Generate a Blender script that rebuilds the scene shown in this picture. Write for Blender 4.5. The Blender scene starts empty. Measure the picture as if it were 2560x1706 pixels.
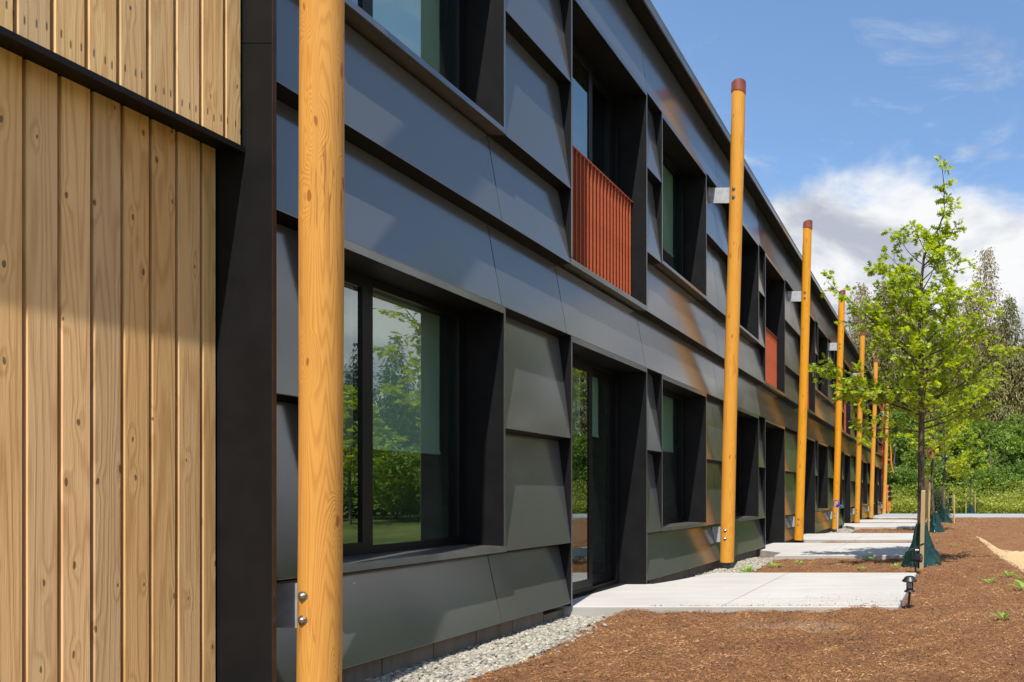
import bpy, math, random
import numpy as np
from mathutils import Vector

random.seed(7); rng = np.random.default_rng(11)
S = bpy.context.scene
COL = S.collection

# ------------------------------------------------------------------ camera
cam_d = bpy.data.cameras.new('camera'); cam = bpy.data.objects.new('camera', cam_d); COL.objects.link(cam)
cam.location = (0, 0, 0); cam.rotation_euler = (math.radians(90), 0, 0)
cam_d.sensor_width = 36.0; cam_d.lens = 36.0*1740/2560
cam_d.shift_x = -(2360-1280)/2560; cam_d.shift_y = (1238-853)/2560
cam_d.clip_start = 0.05; cam_d.clip_end = 3000
S.camera = cam

# ------------------------------------------------------------------ light
SUN = Vector((1.0, -3.5, 7.0)).normalized()
sun_d = bpy.data.lights.new('sun', 'SUN'); sun = bpy.data.objects.new('sun', sun_d); COL.objects.link(sun)
sun.location = (20, -70, 140)
sun.rotation_euler = SUN.to_track_quat('Z', 'Y').to_euler()
sun_d.energy = 3.6; sun_d.angle = math.radians(0.5); sun_d.color = (1.0, 0.95, 0.87)
S.view_settings.view_transform = 'Standard'
S.view_settings.look = 'None'; S.view_settings.gamma = 1.0
S.view_settings.use_curve_mapping = False
S.view_settings.exposure = 0.9
try:
    S.cycles.max_bounces = 8; S.cycles.transparent_max_bounces = 16
except Exception: pass

W = bpy.data.worlds.new('World'); S.world = W; W.use_nodes = True


class NT:
    """small helper round a node tree"""
    def __init__(self, tree):
        self.t = tree; tree.nodes.clear()
    def n(self, typ, ins=None, **props):
        nd = self.t.nodes.new(typ)
        for k, v in props.items(): setattr(nd, k, v)
        if ins:
            for k, v in ins.items():
                sock = nd.inputs[k]
                if isinstance(v, bpy.types.NodeSocket): self.t.links.new(v, sock)
                else: sock.default_value = v
        return nd
    def math(self, op, a, b=None, c=None, clamp=False):
        nd = self.t.nodes.new('ShaderNodeMath'); nd.operation = op; nd.use_clamp = clamp
        for i, v in enumerate((a, b, c)):
            if v is None: continue
            if isinstance(v, bpy.types.NodeSocket): self.t.links.new(v, nd.inputs[i])
            else: nd.inputs[i].default_value = v
        return nd.outputs[0]
    def vmath(self, op, a, b=None):
        nd = self.t.nodes.new('ShaderNodeVectorMath'); nd.operation = op
        for i, v in enumerate((a, b)):
            if v is None: continue
            if isinstance(v, bpy.types.NodeSocket): self.t.links.new(v, nd.inputs[i])
            else: nd.inputs[i].default_value = v
        return nd.outputs[0]
    def mix(self, f, a, b, mode='MIX'):
        nd = self.t.nodes.new('ShaderNodeMix'); nd.data_type = 'RGBA'; nd.blend_type = mode
        for i, v in ((0, f), (6, a), (7, b)):
            if isinstance(v, bpy.types.NodeSocket): self.t.links.new(v, nd.inputs[i])
            else: nd.inputs[i].default_value = (tuple(v)+(1,))[:4] if i else v
        return nd.outputs[2]
    def smooth(self, v, a, b, lo=0.0, hi=1.0):
        nd = self.t.nodes.new('ShaderNodeMapRange'); nd.interpolation_type = 'SMOOTHSTEP'
        self.t.links.new(v, nd.inputs[0])
        for i, x in ((1, a), (2, b), (3, lo), (4, hi)): nd.inputs[i].default_value = x
        return nd.outputs[0]
    def noise(self, vec, scale, detail=4, rough=0.55, dist=0.0):
        nd = self.n('ShaderNodeTexNoise', {'Vector': vec, 'Scale': scale, 'Detail': detail, 'Roughness': rough, 'Distortion': dist})
        return nd.outputs['Fac']
    def link(self, a, b): self.t.links.new(a, b)


def build_world():
    w = NT(W.node_tree)
    sky = w.n('ShaderNodeTexSky', sky_type='NISHITA', sun_disc=False)
    sky.sun_elevation = math.asin(SUN.z); sky.sun_rotation = math.atan2(SUN.x, SUN.y)
    sky.altitude = 60; sky.air_density = 1.0; sky.dust_density = 0.6; sky.ozone_density = 1.6
    tc = w.n('ShaderNodeTexCoord')
    d = tc.outputs['Generated']
    sep = w.n('ShaderNodeSeparateXYZ', {0: d}); ez = sep.outputs[2]
    v1 = w.vmath('MULTIPLY', d, (2.6, 2.6, 5.2))
    v1 = w.vmath('ADD', v1, (3.1, 0.6, 1.7))
    n1 = w.noise(v1, 1.35, 9, 0.56, 0.25)
    bias = w.smooth(ez, 0.30, 0.46, 0.40, -0.22)
    m = w.math('ADD', n1, bias)
    mask = w.smooth(m, 0.44, 0.64)
    v2 = w.vmath('MULTIPLY', d, (3.0, 3.0, 7.0))
    n2 = w.noise(v2, 2.3, 8, 0.62, 0.6)
    wisp = w.smooth(n2, 0.52, 0.78, 0.0, 0.5)
    wisp = w.math('MULTIPLY', wisp, w.smooth(ez, 0.42, 0.72, 1.0, 0.25))
    mask = w.math('MAXIMUM', mask, wisp)
    v3 = w.vmath('ADD', w.vmath('MULTIPLY', d, (3.2, 3.2, 7.5)), (9.3, 4.1, 2.2))
    n3 = w.noise(v3, 1.5, 7, 0.55, 0.3)
    ccol = w.mix(w.smooth(n3, 0.40, 0.62), (1.75, 1.88, 2.2), (3.4, 3.45, 3.5))
    skyc = w.mix(1.0, sky.outputs[0], (0.71, 0.79, 0.82), 'MULTIPLY')
    col = w.mix(mask, skyc, ccol)
    bg = w.n('ShaderNodeBackground', {'Color': col, 'Strength': 0.15})
    out = w.n('ShaderNodeOutputWorld', {'Surface': bg.outputs[0]})
build_world()

# ------------------------------------------------------------------ materials
M = {}
def mat(name):
    m = bpy.data.materials.new(name); m.use_nodes = True; M[name] = m
    return m, NT(m.node_tree)
def finish(t, bsdf): t.n('ShaderNodeOutputMaterial', {'Surface': bsdf})

def plain(name, col, rough=0.6, metal=0.0, spec=0.5, var=0.12, vscale=6.0, bump=0.0, bscale=60.0, coords='Object'):
    m, t = mat(name)
    tc = t.n('ShaderNodeTexCoord').outputs[coords]
    nz = t.noise(tc, vscale, 5, 0.6)
    c = t.mix(t.smooth(nz, 0.3, 0.7), [x*(1-var) for x in col], [min(1, x*(1+var)) for x in col])
    b = t.n('ShaderNodeBsdfPrincipled', {'Base Color': c, 'Roughness': rough, 'Metallic': metal, 'Specular IOR Level': spec})
    if bump:
        bn = t.n('ShaderNodeBump', {'Strength': bump, 'Distance': 0.01, 'Height': t.noise(tc, bscale, 4, 0.6)})
        t.link(bn.outputs[0], b.inputs['Normal'])
    finish(t, b.outputs[0]); return m

def panel_mat():
    m, t = mat('painted_metal_panel')
    geo = t.n('ShaderNodeNewGeometry').outputs['Position']
    oi = t.n('ShaderNodeObjectInfo').outputs['Random']
    big = t.noise(t.vmath('MULTIPLY', geo, (1, 1.2, 1)), 1.1, 3, 0.5)
    fine = t.noise(geo, 420, 2, 0.5)
    speck = t.noise(geo, 38, 2, 0.4)
    base = t.mix(oi, (0.170, 0.172, 0.168), (0.198, 0.199, 0.194))
    base = t.mix(t.smooth(speck, 0.79, 0.81), base, (0.38, 0.36, 0.32))
    r = t.smooth(big, 0.25, 0.75, 0.125, 0.19)
    b = t.n('ShaderNodeBsdfPrincipled', {'Base Color': base, 'Roughness': r, 'Metallic': 0.62, 'Specular IOR Level': 0.5})
    h = t.math('ADD', t.math('MULTIPLY', big, 0.9), t.math('MULTIPLY', fine, 0.006))
    bn = t.n('ShaderNodeBump', {'Strength': 0.10, 'Distance': 0.02, 'Height': h})
    t.link(bn.outputs[0], b.inputs['Normal'])
    finish(t, b.outputs[0])

def wood_mat(name, light, dark, knot, rings=13.0, ufreq=9.0, vfreq=0.8, kscale=(6.0, 2.4), kthr=0.55, rough=0.65, spec=0.3, tone=0.22, weather=None, warp=0.06, ksize=0.55, satr=0.14, checks=False, nails=False):
    m, t = mat(name)
    uv = t.n('ShaderNodeUVMap').outputs[0]
    s = t.n('ShaderNodeSeparateXYZ', {0: uv}); u, v = s.outputs[0], s.outputs[1]
    rnd = t.n('ShaderNodeObjectInfo').outputs['Random']
    off = t.math('MULTIPLY', rnd, 91.7)
    vv = t.math('ADD', v, off)
    kv = t.n('ShaderNodeCombineXYZ', {0: t.math('ADD', t.math('MULTIPLY', u, kscale[0]), off), 1: t.math('MULTIPLY', vv, kscale[1]), 2: 0.0}).outputs[0]
    kv = t.vmath('ADD', kv, t.vmath('MULTIPLY', t.n('ShaderNodeTexNoise', {'Vector': kv, 'Scale': 3.0, 'Detail': 2}).outputs['Color'], (0.10, 0.18, 0)))
    vor = t.n('ShaderNodeTexVoronoi', {'Vector': kv, 'Scale': 1.0, 'Randomness': 0.95}, voronoi_dimensions='2D')
    dist = vor.outputs['Distance']
    pick = t.smooth(t.n('ShaderNodeSeparateXYZ', {0: vor.outputs['Color']}).outputs[0], kthr, kthr+0.04)
    infl = t.math('MULTIPLY', t.smooth(dist, 0.34, 0.03), pick)
    size = t.math('MULTIPLY', t.n('ShaderNodeSeparateXYZ', {0: vor.outputs['Color']}).outputs[1], 0.05)
    km = t.math('MULTIPLY', t.smooth(t.math('SUBTRACT', dist, t.math('MULTIPLY', size, ksize)), 0.060*ksize, 0.022*ksize), pick)
    gv = t.n('ShaderNodeCombineXYZ', {0: t.math('MULTIPLY', u, ufreq), 1: t.math('MULTIPLY', vv, vfreq), 2: off}).outputs[0]
    a = t.noise(gv, 1.0, 2, 0.45)
    a = t.math('ADD', a, t.math('MULTIPLY', infl, warp))
    ph = t.math('MULTIPLY', a, rings*6.283)
    ln = t.math('MULTIPLY_ADD', t.math('SINE', ph), 0.5, 0.5)
    ln = t.math('POWER', ln, 2.2)
    fv = t.n('ShaderNodeCombineXYZ', {0: t.math('MULTIPLY', u, 230.0), 1: t.math('MULTIPLY', vv, 5.0), 2: off}).outputs[0]
    fine = t.noise(fv, 1.0, 4, 0.6)
    bv = t.n('ShaderNodeCombineXYZ', {0: t.math('MULTIPLY', u, 9.0), 1: t.math('MULTIPLY', vv, 1.7), 2: off}).outputs[0]
    blot = t.noise(bv, 1.0, 4, 0.6)
    f = t.math('ADD', t.math('MULTIPLY', ln, 0.55), t.math('MULTIPLY', t.math('SUBTRACT', fine, 0.5), 0.9))
    f = t.math('ADD', f, t.math('MULTIPLY', t.math('SUBTRACT', blot, 0.5), 0.9), clamp=True)
    c = t.mix(f, light, dark)
    if checks:
        cv = t.n('ShaderNodeCombineXYZ', {0: t.math('MULTIPLY', u, 26.0), 1: t.math('MULTIPLY', vv, 0.85), 2: off}).outputs[0]
        c1_ = t.math('ABSOLUTE', t.math('SUBTRACT', t.noise(cv, 1.0, 3, 0.5), 0.5))
        c2_ = t.smooth(t.noise(t.n('ShaderNodeCombineXYZ', {0: t.math('MULTIPLY', u, 5.0), 1: t.math('MULTIPLY', vv, 0.9), 2: 7.0}).outputs[0], 1.0, 3, 0.6), 0.58, 0.66)
        c = t.mix(t.math('MULTIPLY', t.math('MULTIPLY', t.smooth(c1_, 0.022, 0.006), c2_), 0.75), c, knot)
    rr = t.math('FRACT', t.math('MULTIPLY', rnd, 17.31))
    tn = t.math('MULTIPLY_ADD', rr, tone*2, 1.0-tone)
    hs = t.n('ShaderNodeHueSaturation', {'Hue': 0.5, 'Saturation': t.math('MULTIPLY_ADD', t.math('FRACT', t.math('MULTIPLY', rnd, 5.77)), satr, 1.0-satr*0.5), 'Value': tn, 'Color': c}).outputs[0]
    c = t.mix(t.math('MULTIPLY', km, 0.85), hs, knot)
    if weather:
        c = t.mix(t.smooth(blot, 0.55, 0.8, 0, 0.35), c, weather)
    if nails:                                                   # rust streaks under the nail heads near the lower end
        oc = t.n('ShaderNodeSeparateXYZ', {0: t.n('ShaderNodeTexCoord').outputs['Object']})
        for k, yo in enumerate((-0.030, 0.004, 0.033)):
            dy = t.math('ABSOLUTE', t.math('SUBTRACT', oc.outputs[1], t.math('MULTIPLY_ADD', t.math('FRACT', t.math('MULTIPLY', rnd, 7.7+k*3)), 0.010, yo-0.005)))
            zz = t.math('SUBTRACT', oc.outputs[2], t.math('MULTIPLY_ADD', t.math('FRACT', t.math('MULTIPLY', rnd, 3.3+k*5)), 0.035, 0.055))
            s1 = t.math('MULTIPLY', t.smooth(dy, 0.0042, 0.0018), t.math('MULTIPLY', t.smooth(zz, -0.012, 0.0), t.smooth(zz, 0.034, 0.018)))
            c = t.mix(t.math('MULTIPLY', s1, 0.8), c, (0.07, 0.055, 0.05))
    b = t.n('ShaderNodeBsdfPrincipled', {'Base Color': c, 'Roughness': rough, 'Specular IOR Level': spec})
    bn = t.n('ShaderNodeBump', {'Strength': 0.35, 'Distance': 0.004, 'Height': t.math('ADD', fine, t.math('MULTIPLY', ln, 0.35))})
    t.link(bn.outputs[0], b.inputs['Normal'])
    finish(t, b.outputs[0]); return m

def leaf_mat(name, c1, c2, trans=0.35, rough=0.5, spec=0.35):
    """leaf shader: colour varies clump by clump through the colour attribute 'tint'"""
    m, t = mat(name)
    at = t.n('ShaderNodeAttribute', attribute_name='tint').outputs['Fac']
    oi = t.n('ShaderNodeObjectInfo').outputs['Random']
    f = t.math('ADD', t.math('MULTIPLY', at, 0.8), t.math('MULTIPLY', oi, 0.2), clamp=True)
    c = t.mix(f, c1, c2)
    b = t.n('ShaderNodeBsdfPrincipled', {'Base Color': c, 'Roughness': rough, 'Specular IOR Level': spec})
    tr = t.n('ShaderNodeBsdfTranslucent', {'Color': t.mix(1.0, c, (1.5, 1.45, 0.7), 'MULTIPLY')})
    mx = t.n('ShaderNodeMixShader', {0: trans, 1: b.outputs[0], 2: tr.outputs[0]})
    finish(t, mx.outputs[0]); return m

def tint_mat(name, stops, rough=0.8, spec=0.2):
    """colour of loose pieces (gravel stones, mulch shreds) from the attribute 'tint'"""
    m, t = mat(name)
    at = t.n('ShaderNodeAttribute', attribute_name='tint').outputs['Fac']
    cr = t.n('ShaderNodeValToRGB', {0: at}); e = cr.color_ramp.elements
    e[0].position, e[0].color = stops[0][0], (*stops[0][1], 1); e[1].position, e[1].color = stops[-1][0], (*stops[-1][1], 1)
    for p, c in stops[1:-1]: k = e.new(p); k.color = (*c, 1)
    geo = t.n('ShaderNodeNewGeometry').outputs['Position']
    c = t.mix(0.35, cr.outputs[0], t.mix(t.noise(geo, 160, 3), (0.3, 0.3, 0.3), (1.2, 1.2, 1.2)), 'MULTIPLY')
    c = t.mix(0.5, cr.outputs[0], c)
    b = t.n('ShaderNodeBsdfPrincipled', {'Base Color': c, 'Roughness': rough, 'Specular IOR Level': spec})
    finish(t, b.outputs[0]); return m

def concrete_mat(name, c1, c2, streak=(0.35, 3.0, 3.0), formed=False, rough=0.85):
    m, t = mat(name)
    geo = t.n('ShaderNodeNewGeometry').outputs['Position']
    broom = t.noise(t.vmath('MULTIPLY', geo, streak), 3.0, 6, 0.6)
    sp = t.noise(geo, 70, 3, 0.6)
    big = t.noise(geo, 0.9, 4, 0.55)
    f = t.math('ADD', t.math('MULTIPLY', broom, 0.6), t.math('MULTIPLY', big, 0.5))
    c = t.mix(t.smooth(f, 0.35, 0.75), c1, c2)
    c = t.mix(t.smooth(sp, 0.66, 0.74, 0, 0.35), c, [x*0.45 for x in c1])
    st = t.noise(geo, 5.0, 6, 0.7)
    c = t.mix(t.smooth(st, 0.63, 0.80, 0, 0.5), c, (c1[0]*0.62, c1[1]*0.55, c1[2]*0.46))
    b = t.n('ShaderNodeBsdfPrincipled', {'Base Color': c, 'Roughness': rough, 'Specular IOR Level': 0.25})
    h = t.noise(t.vmath('MULTIPLY', geo, (8, 240, 240)) if not formed else t.vmath('MULTIPLY', geo, (60, 60, 3)), 1.0, 3, 0.6)
    bn = t.n('ShaderNodeBump', {'Strength': 0.35, 'Distance': 0.004, 'Height': h})
    t.link(bn.outputs[0], b.inputs['Normal'])
    finish(t, b.outputs[0]); return m

def ground_mats():
    m, t = mat('bark_mulch')
    geo = t.n('ShaderNodeNewGeometry').outputs['Position']
    n1 = t.noise(t.vmath('MULTIPLY', geo, (1.0, 1.6, 1.0)), 26, 7, 0.72, 0.6)
    n2 = t.noise(geo, 2.4, 4, 0.6)
    n3 = t.noise(t.vmath('MULTIPLY', geo, (1.0, 2.4, 1.0)), 85, 4, 0.7, 0.8)
    c = t.mix(t.smooth(n1, 0.30, 0.72), (0.095, 0.045, 0.024), (0.335, 0.167, 0.071))
    c = t.mix(t.smooth(n3, 0.56, 0.74, 0, 0.75), c, (0.50, 0.29, 0.165))
    c = t.mix(t.smooth(n2, 0.42, 0.72, 0, 0.65), c, (0.15, 0.070, 0.038))
    # sandy patches worn through the mulch and the bare yellow swale, from the attribute painted by region
    sand = t.n('ShaderNodeAttribute', attribute_name='sand').outputs['Fac']
    n4 = t.noise(geo, 3.1, 6, 0.65)
    sm = t.smooth(t.math('ADD', sand, t.math('MULTIPLY', t.math('SUBTRACT', n4, 0.5), 0.9)), 0.46, 0.60)
    sc = t.mix(t.smooth(t.noise(geo, 9, 6, 0.65), 0.3, 0.7), (0.44, 0.29, 0.14), (0.58, 0.43, 0.24))
    worn = t.n('ShaderNodeAttribute', attribute_name='worn').outputs['Fac']
    wm = t.smooth(t.math('ADD', worn, t.math('MULTIPLY', t.math('SUBTRACT', n4, 0.5), 1.5)), 0.72, 0.95, 0, 0.5)
    c = t.mix(wm, c, (0.36, 0.26, 0.18))
    c = t.mix(sm, c, sc)
    b = t.n('ShaderNodeBsdfPrincipled', {'Base Color': c, 'Roughness': 0.9, 'Specular IOR Level': 0.15})
    bn = t.n('ShaderNodeBump', {'Strength': 0.9, 'Distance': 0.02, 'Height': t.math('ADD', n1, t.math('MULTIPLY', n3, 0.6))})
    t.link(bn.outputs[0], b.inputs['Normal'])
    finish(t, b.outputs[0])
    m, t = mat('rough_grass')
    geo = t.n('ShaderNodeNewGeometry').outputs['Position']
    n1 = t.noise(geo, 0.5, 6, 0.65); n2 = t.noise(geo, 9, 5, 0.7)
    c = t.mix(t.smooth(n1, 0.35, 0.65), (0.055, 0.085, 0.018), (0.13, 0.15, 0.04))
    c = t.mix(t.smooth(n2, 0.55, 0.75, 0, 0.6), c, (0.20, 0.17, 0.07))
    b = t.n('ShaderNodeBsdfPrincipled', {'Base Color': c, 'Roughness': 0.9, 'Specular IOR Level': 0.1})
    bn = t.n('ShaderNodeBump', {'Strength': 0.8, 'Distance': 0.1, 'Height': n2}); t.link(bn.outputs[0], b.inputs['Normal'])
    finish(t, b.outputs[0])

def glass_mat():
    m, t = mat('window_glass')
    bf = t.n('ShaderNodeNewGeometry').outputs['Backfacing']
    fr = t.n('ShaderNodeFresnel', {'IOR': t.math('MULTIPLY_ADD', bf, 1/3.8-3.8, 3.8)}).outputs[0]   # the same coating seen from inside
    gl = t.n('ShaderNodeBsdfGlossy', {'Color': (0.92, 1.0, 0.97, 1), 'Roughness': 0.0})
    tr = t.n('ShaderNodeBsdfTransparent', {'Color': (0.84, 0.93, 0.89, 1)})
    mx = t.n('ShaderNodeMixShader', {0: fr, 1: tr.outputs[0], 2: gl.outputs[0]})
    finish(t, mx.outputs[0])
    m, t = mat('clear_glass'); finish(t, t.n('ShaderNodeBsdfTransparent', {'Color': (0.80, 0.95, 0.88, 1)}).outputs[0])

def bark_mat(name, c1, c2):
    m, t = mat(name)
    tc = t.n('ShaderNodeTexCoord').outputs['Object']
    n1 = t.noise(t.vmath('MULTIPLY', tc, (30, 30, 7)), 1.0, 5, 0.65)
    c = t.mix(t.smooth(n1, 0.35, 0.65), c1, c2)
    b = t.n('ShaderNodeBsdfPrincipled', {'Base Color': c, 'Roughness': 0.85, 'Specular IOR Level': 0.2})
    bn = t.n('ShaderNodeBump', {'Strength': 0.6, 'Distance': 0.01, 'Height': n1}); t.link(bn.outputs[0], b.inputs['Normal'])
    finish(t, b.outputs[0])

panel_mat(); ground_mats(); glass_mat()
plain('dark_metal', (0.0100, 0.0096, 0.0104), 0.55, 0.0, 0.15, 0.2, 4.0)
plain('shaded_underside_metal', (0.007, 0.006, 0.005), 0.6, 0.0, 0.15, 0.2, 4.0)  # near-black colour puts shade into the undersides of the cladding panels
plain('edge_metal', (0.20, 0.20, 0.20), 0.22, 0.72, 0.5, 0.12, 3.0)
plain('sill_metal', (0.085, 0.075, 0.068), 0.45, 0.3, 0.5, 0.15, 5.0)
plain('brown_edge', (0.035, 0.018, 0.012), 0.4, 0.0, 0.5, 0.3, 8.0)
plain('black_vinyl', (0.006, 0.006, 0.007), 0.4, 0.0, 0.3, 0.2, 6.0)
plain('roof_membrane', (0.12, 0.12, 0.12), 0.9)
plain('interior_paint', (0.50, 0.50, 0.47), 0.9)
plain('interior_floor', (0.12, 0.10, 0.08), 0.7)
plain('blind_fabric', (0.52, 0.54, 0.50), 0.9, var=0.05, vscale=200)
plain('red_oxide_metal', (0.40, 0.082, 0.030), 0.5, 0.0, 0.4, 0.10, 12)
plain('cap_metal', (0.24, 0.05, 0.030), 0.5, 0.0, 0.5, 0.2, 10)
plain('galvanised_steel', (0.52, 0.54, 0.56), 0.45, 0.35, 0.5, 0.18, 9)
plain('bolt_steel', (0.45, 0.44, 0.42), 0.28, 0.9, 0.5, 0.2, 60)
plain('black_plastic', (0.013, 0.013, 0.015), 0.38, 0.0, 0.5, 0.2, 12)
plain('clear_plastic', (0.62, 0.60, 0.56), 0.25, 0.0, 0.5, 0.1, 30)
plain('solar_cell', (0.012, 0.016, 0.035), 0.12, 0.0, 0.6, 0.3, 30)
plain('white_plastic', (0.75, 0.75, 0.74), 0.4)
plain('blue_paint', (0.012, 0.06, 0.42), 0.35, 0.0, 0.5, 0.15, 20)
plain('bag_plastic', (0.0055, 0.030, 0.024), 0.16, 0.0, 0.55, 0.35, 7, 0.5, 14)
plain('orange_stain', (0.62, 0.20, 0.035), 0.6, 0.0, 0.3, 0.2, 5)
plain('orange_red_paint', (0.55, 0.09, 0.02), 0.5, 0.0, 0.4, 0.2, 5)
plain('rubber_strap', (0.012, 0.012, 0.012), 0.7)
concrete_mat('patio_concrete', (0.375, 0.355, 0.325), (0.45, 0.432, 0.40))
concrete_mat('path_concrete', (0.27, 0.28, 0.28), (0.33, 0.34, 0.34))
concrete_mat('foundation_concrete', (0.13, 0.105, 0.082), (0.22, 0.19, 0.155), (3, 3, 0.3), True)
plain('gravel_bed', (0.20, 0.19, 0.175), 0.95, var=0.5, vscale=60, bump=0.8, bscale=90)
tint_mat('river_stone', [(0, (0.115, 0.112, 0.102)), (0.45, (0.265, 0.243, 0.20)), (0.8, (0.37, 0.335, 0.268)), (1, (0.48, 0.44, 0.36))])
tint_mat('bark_shreds', [(0, (0.060, 0.028, 0.015)), (0.35, (0.218, 0.105, 0.044)), (0.75, (0.39, 0.203, 0.088)), (1, (0.56, 0.36, 0.175))], 0.85, 0.15)
wood_mat('cedar_board', (0.79, 0.49, 0.215), (0.54, 0.275, 0.095), (0.15, 0.07, 0.03), rings=13, ufreq=9, vfreq=0.32, kscale=(9.0, 3.2), kthr=0.36, tone=0.15, ksize=0.65)
wood_mat('nailed_board', (0.79, 0.535, 0.275), (0.58, 0.34, 0.145), (0.16, 0.08, 0.04), rings=13, ufreq=9, vfreq=0.32, kscale=(9.0, 2.9), kthr=0.45, tone=0.10, nails=True)
wood_mat('oiled_log', (0.72, 0.335, 0.050), (0.52, 0.195, 0.022), (0.32, 0.10, 0.026), rings=46, ufreq=6, vfreq=0.24, kscale=(5.0, 1.7), kthr=0.40, rough=0.45, spec=0.2, tone=0.05, weather=(0.74, 0.40, 0.08), warp=0.13, ksize=0.75, satr=0.10, checks=True)
wood_mat('stake_timber', (0.47, 0.34, 0.155), (0.34, 0.23, 0.10), (0.2, 0.1, 0.05), rings=9, ufreq=14, vfreq=0.5, tone=0.12)
wood_mat('birdhouse_cedar', (0.42, 0.22, 0.12), (0.30, 0.14, 0.07), (0.12, 0.05, 0.03), rings=7, ufreq=10, vfreq=1)
bark_mat('young_bark', (0.060, 0.045, 0.034), (0.15, 0.115, 0.088))
bark_mat('forest_bark', (0.07, 0.055, 0.045), (0.20, 0.17, 0.14))
leaf_mat('oak_leaf', (0.14, 0.24, 0.010), (0.54, 0.60, 0.026), 0.5, 0.42, 0.4)
leaf_mat('cedar_foliage', (0.065, 0.080, 0.020), (0.35, 0.305, 0.095), 0.15)
leaf_mat('brown_foliage', (0.13, 0.10, 0.04), (0.40, 0.30, 0.115), 0.15)
leaf_mat('fir_foliage', (0.012, 0.030, 0.012), (0.050, 0.085, 0.026), 0.12)
leaf_mat('broadleaf_foliage', (0.065, 0.14, 0.018), (0.27, 0.37, 0.06), 0.35)
leaf_mat('hedge_foliage', (0.16, 0.22, 0.022), (0.50, 0.50, 0.10), 0.38)
leaf_mat('weed_leaf', (0.13, 0.24, 0.035), (0.30, 0.44, 0.09), 0.35)

# ------------------------------------------------------------------ mesh helpers
ORG = {}                                                      # world origin of every object, for parenting

class MB:
    """collects shapes in world coordinates, links them as ONE mesh object"""
    def __init__(s): s.v = []; s.f = []; s.uv = []; s.mi = []; s.sm = []
    def face(s, idx, uvs=None, mi=0, sm=False):
        s.f.append(tuple(idx)); s.uv.append(uvs); s.mi.append(mi); s.sm.append(sm)
    def box(s, x0, x1, y0, y1, z0, z1, mi=0):
        b = len(s.v)
        s.v += [(x0,y0,z0),(x1,y0,z0),(x1,y1,z0),(x0,y1,z0),(x0,y0,z1),(x1,y0,z1),(x1,y1,z1),(x0,y1,z1)]
        for q in ((0,3,2,1),(4,5,6,7),(0,1,5,4),(1,2,6,5),(2,3,7,6),(3,0,4,7)):
            s.face([b+i for i in q], [s._uv(b+i) for i in q], mi)
        return s
    def _uv(s, i): x, y, z = s.v[i]; return (y + x*0.9, z)
    def prism(s, prof, y0, y1, mi=0):
        """prof: (x,z) outline, swept along y"""
        b = len(s.v); n = len(prof)
        s.v += [(x, y0, z) for x, z in prof] + [(x, y1, z) for x, z in prof]
        for i in range(n):
            j = (i+1) % n; q = (b+i, b+j, b+n+j, b+n+i); s.face(q, [s._uv(k) for k in q], mi)
        s.face([b+i for i in range(n)][::-1], None, mi); s.face([b+n+i for i in range(n)], None, mi)
        return s
    def tube(s, pts, rad, seg=8, cap=True, mi=0, smooth=True, twist=None):
        pts = [Vector(p) for p in pts]; b = len(s.v); n = len(pts)
        if not hasattr(rad, '__len__'): rad = [rad]*n
        ref = Vector((0.31, 0.95, 0.05)); L = 0; Ls = []
        for i, p in enumerate(pts):
            if i: L += (p-pts[i-1]).length
            Ls.append(L)
            tg = (pts[min(i+1, n-1)] - pts[max(i-1, 0)]).normalized()
            r0 = ref if abs(tg.dot(ref)) < 0.9 else Vector((1, 0, 0))
            a = tg.cross(r0).normalized(); c = tg.cross(a)
            for k in range(seg):
                th = 2*math.pi*k/seg; s.v.append(tuple(p + (a*math.cos(th) + c*math.sin(th))*rad[i]))
        for i in range(n-1):
            for k in range(seg):
                k2 = (k+1) % seg; q = (b+i*seg+k, b+i*seg+k2, b+(i+1)*seg+k2, b+(i+1)*seg+k)
                w = 2*math.pi*max(rad)/seg
                s.face(q, [(k*w, Ls[i]), ((k+1)*w, Ls[i]), ((k+1)*w, Ls[i+1]), (k*w, Ls[i+1])], mi, smooth)
        if cap:
            for r0, rv in ((b, 1), (b+(n-1)*seg, -1)):
                c0 = len(s.v); s.v += s.v[r0:r0+seg]
                s.face([c0+k for k in range(seg)][::rv], [(k*0.02, 0) for k in range(seg)], mi)
        return s
    def lathe(s, o, prof, seg=16, mi=0, smooth=False):
        """prof: (r,z) from bottom to top about a vertical axis at o"""
        b = len(s.v); n = len(prof)
        for r, z in prof:
            for k in range(seg):
                th = 2*math.pi*k/seg; s.v.append((o[0]+r*math.cos(th), o[1]+r*math.sin(th), o[2]+z))
        for i in range(n-1):
            for k in range(seg):
                k2 = (k+1) % seg; s.face((b+i*seg+k, b+i*seg+k2, b+(i+1)*seg+k2, b+(i+1)*seg+k), None, mi, smooth)
        for r0, rv in ((b, -1), (b+(n-1)*seg, 1)):
            c0 = len(s.v); s.v += s.v[r0:r0+seg]; s.face([c0+k for k in range(seg)][::rv], None, mi)
        return s
    def build(s, name, mats, parent=None, origin=None):
        if origin is None:
            a = np.array(s.v); lo, hi = a.min(0), a.max(0); origin = ((lo[0]+hi[0])/2, (lo[1]+hi[1])/2, lo[2])
        me = bpy.data.meshes.new(name)
        ox, oy, oz = origin
        me.from_pydata([(x-ox, y-oy, z-oz) for x, y, z in s.v], [], s.f)
        for mm in (mats if isinstance(mats, (list, tuple)) else [mats]): me.materials.append(M[mm])
        ul = me.uv_layers.new(name='UVMap').data
        i = 0
        for p, fu in zip(me.polygons, s.uv):
            n = p.loop_total
            if fu:
                for k in range(n): ul[p.loop_start+k].uv = fu[k]
        me.polygons.foreach_set('material_index', s.mi); me.polygons.foreach_set('use_smooth', s.sm)
        me.update()
        return link(name, me, parent, origin)

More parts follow.
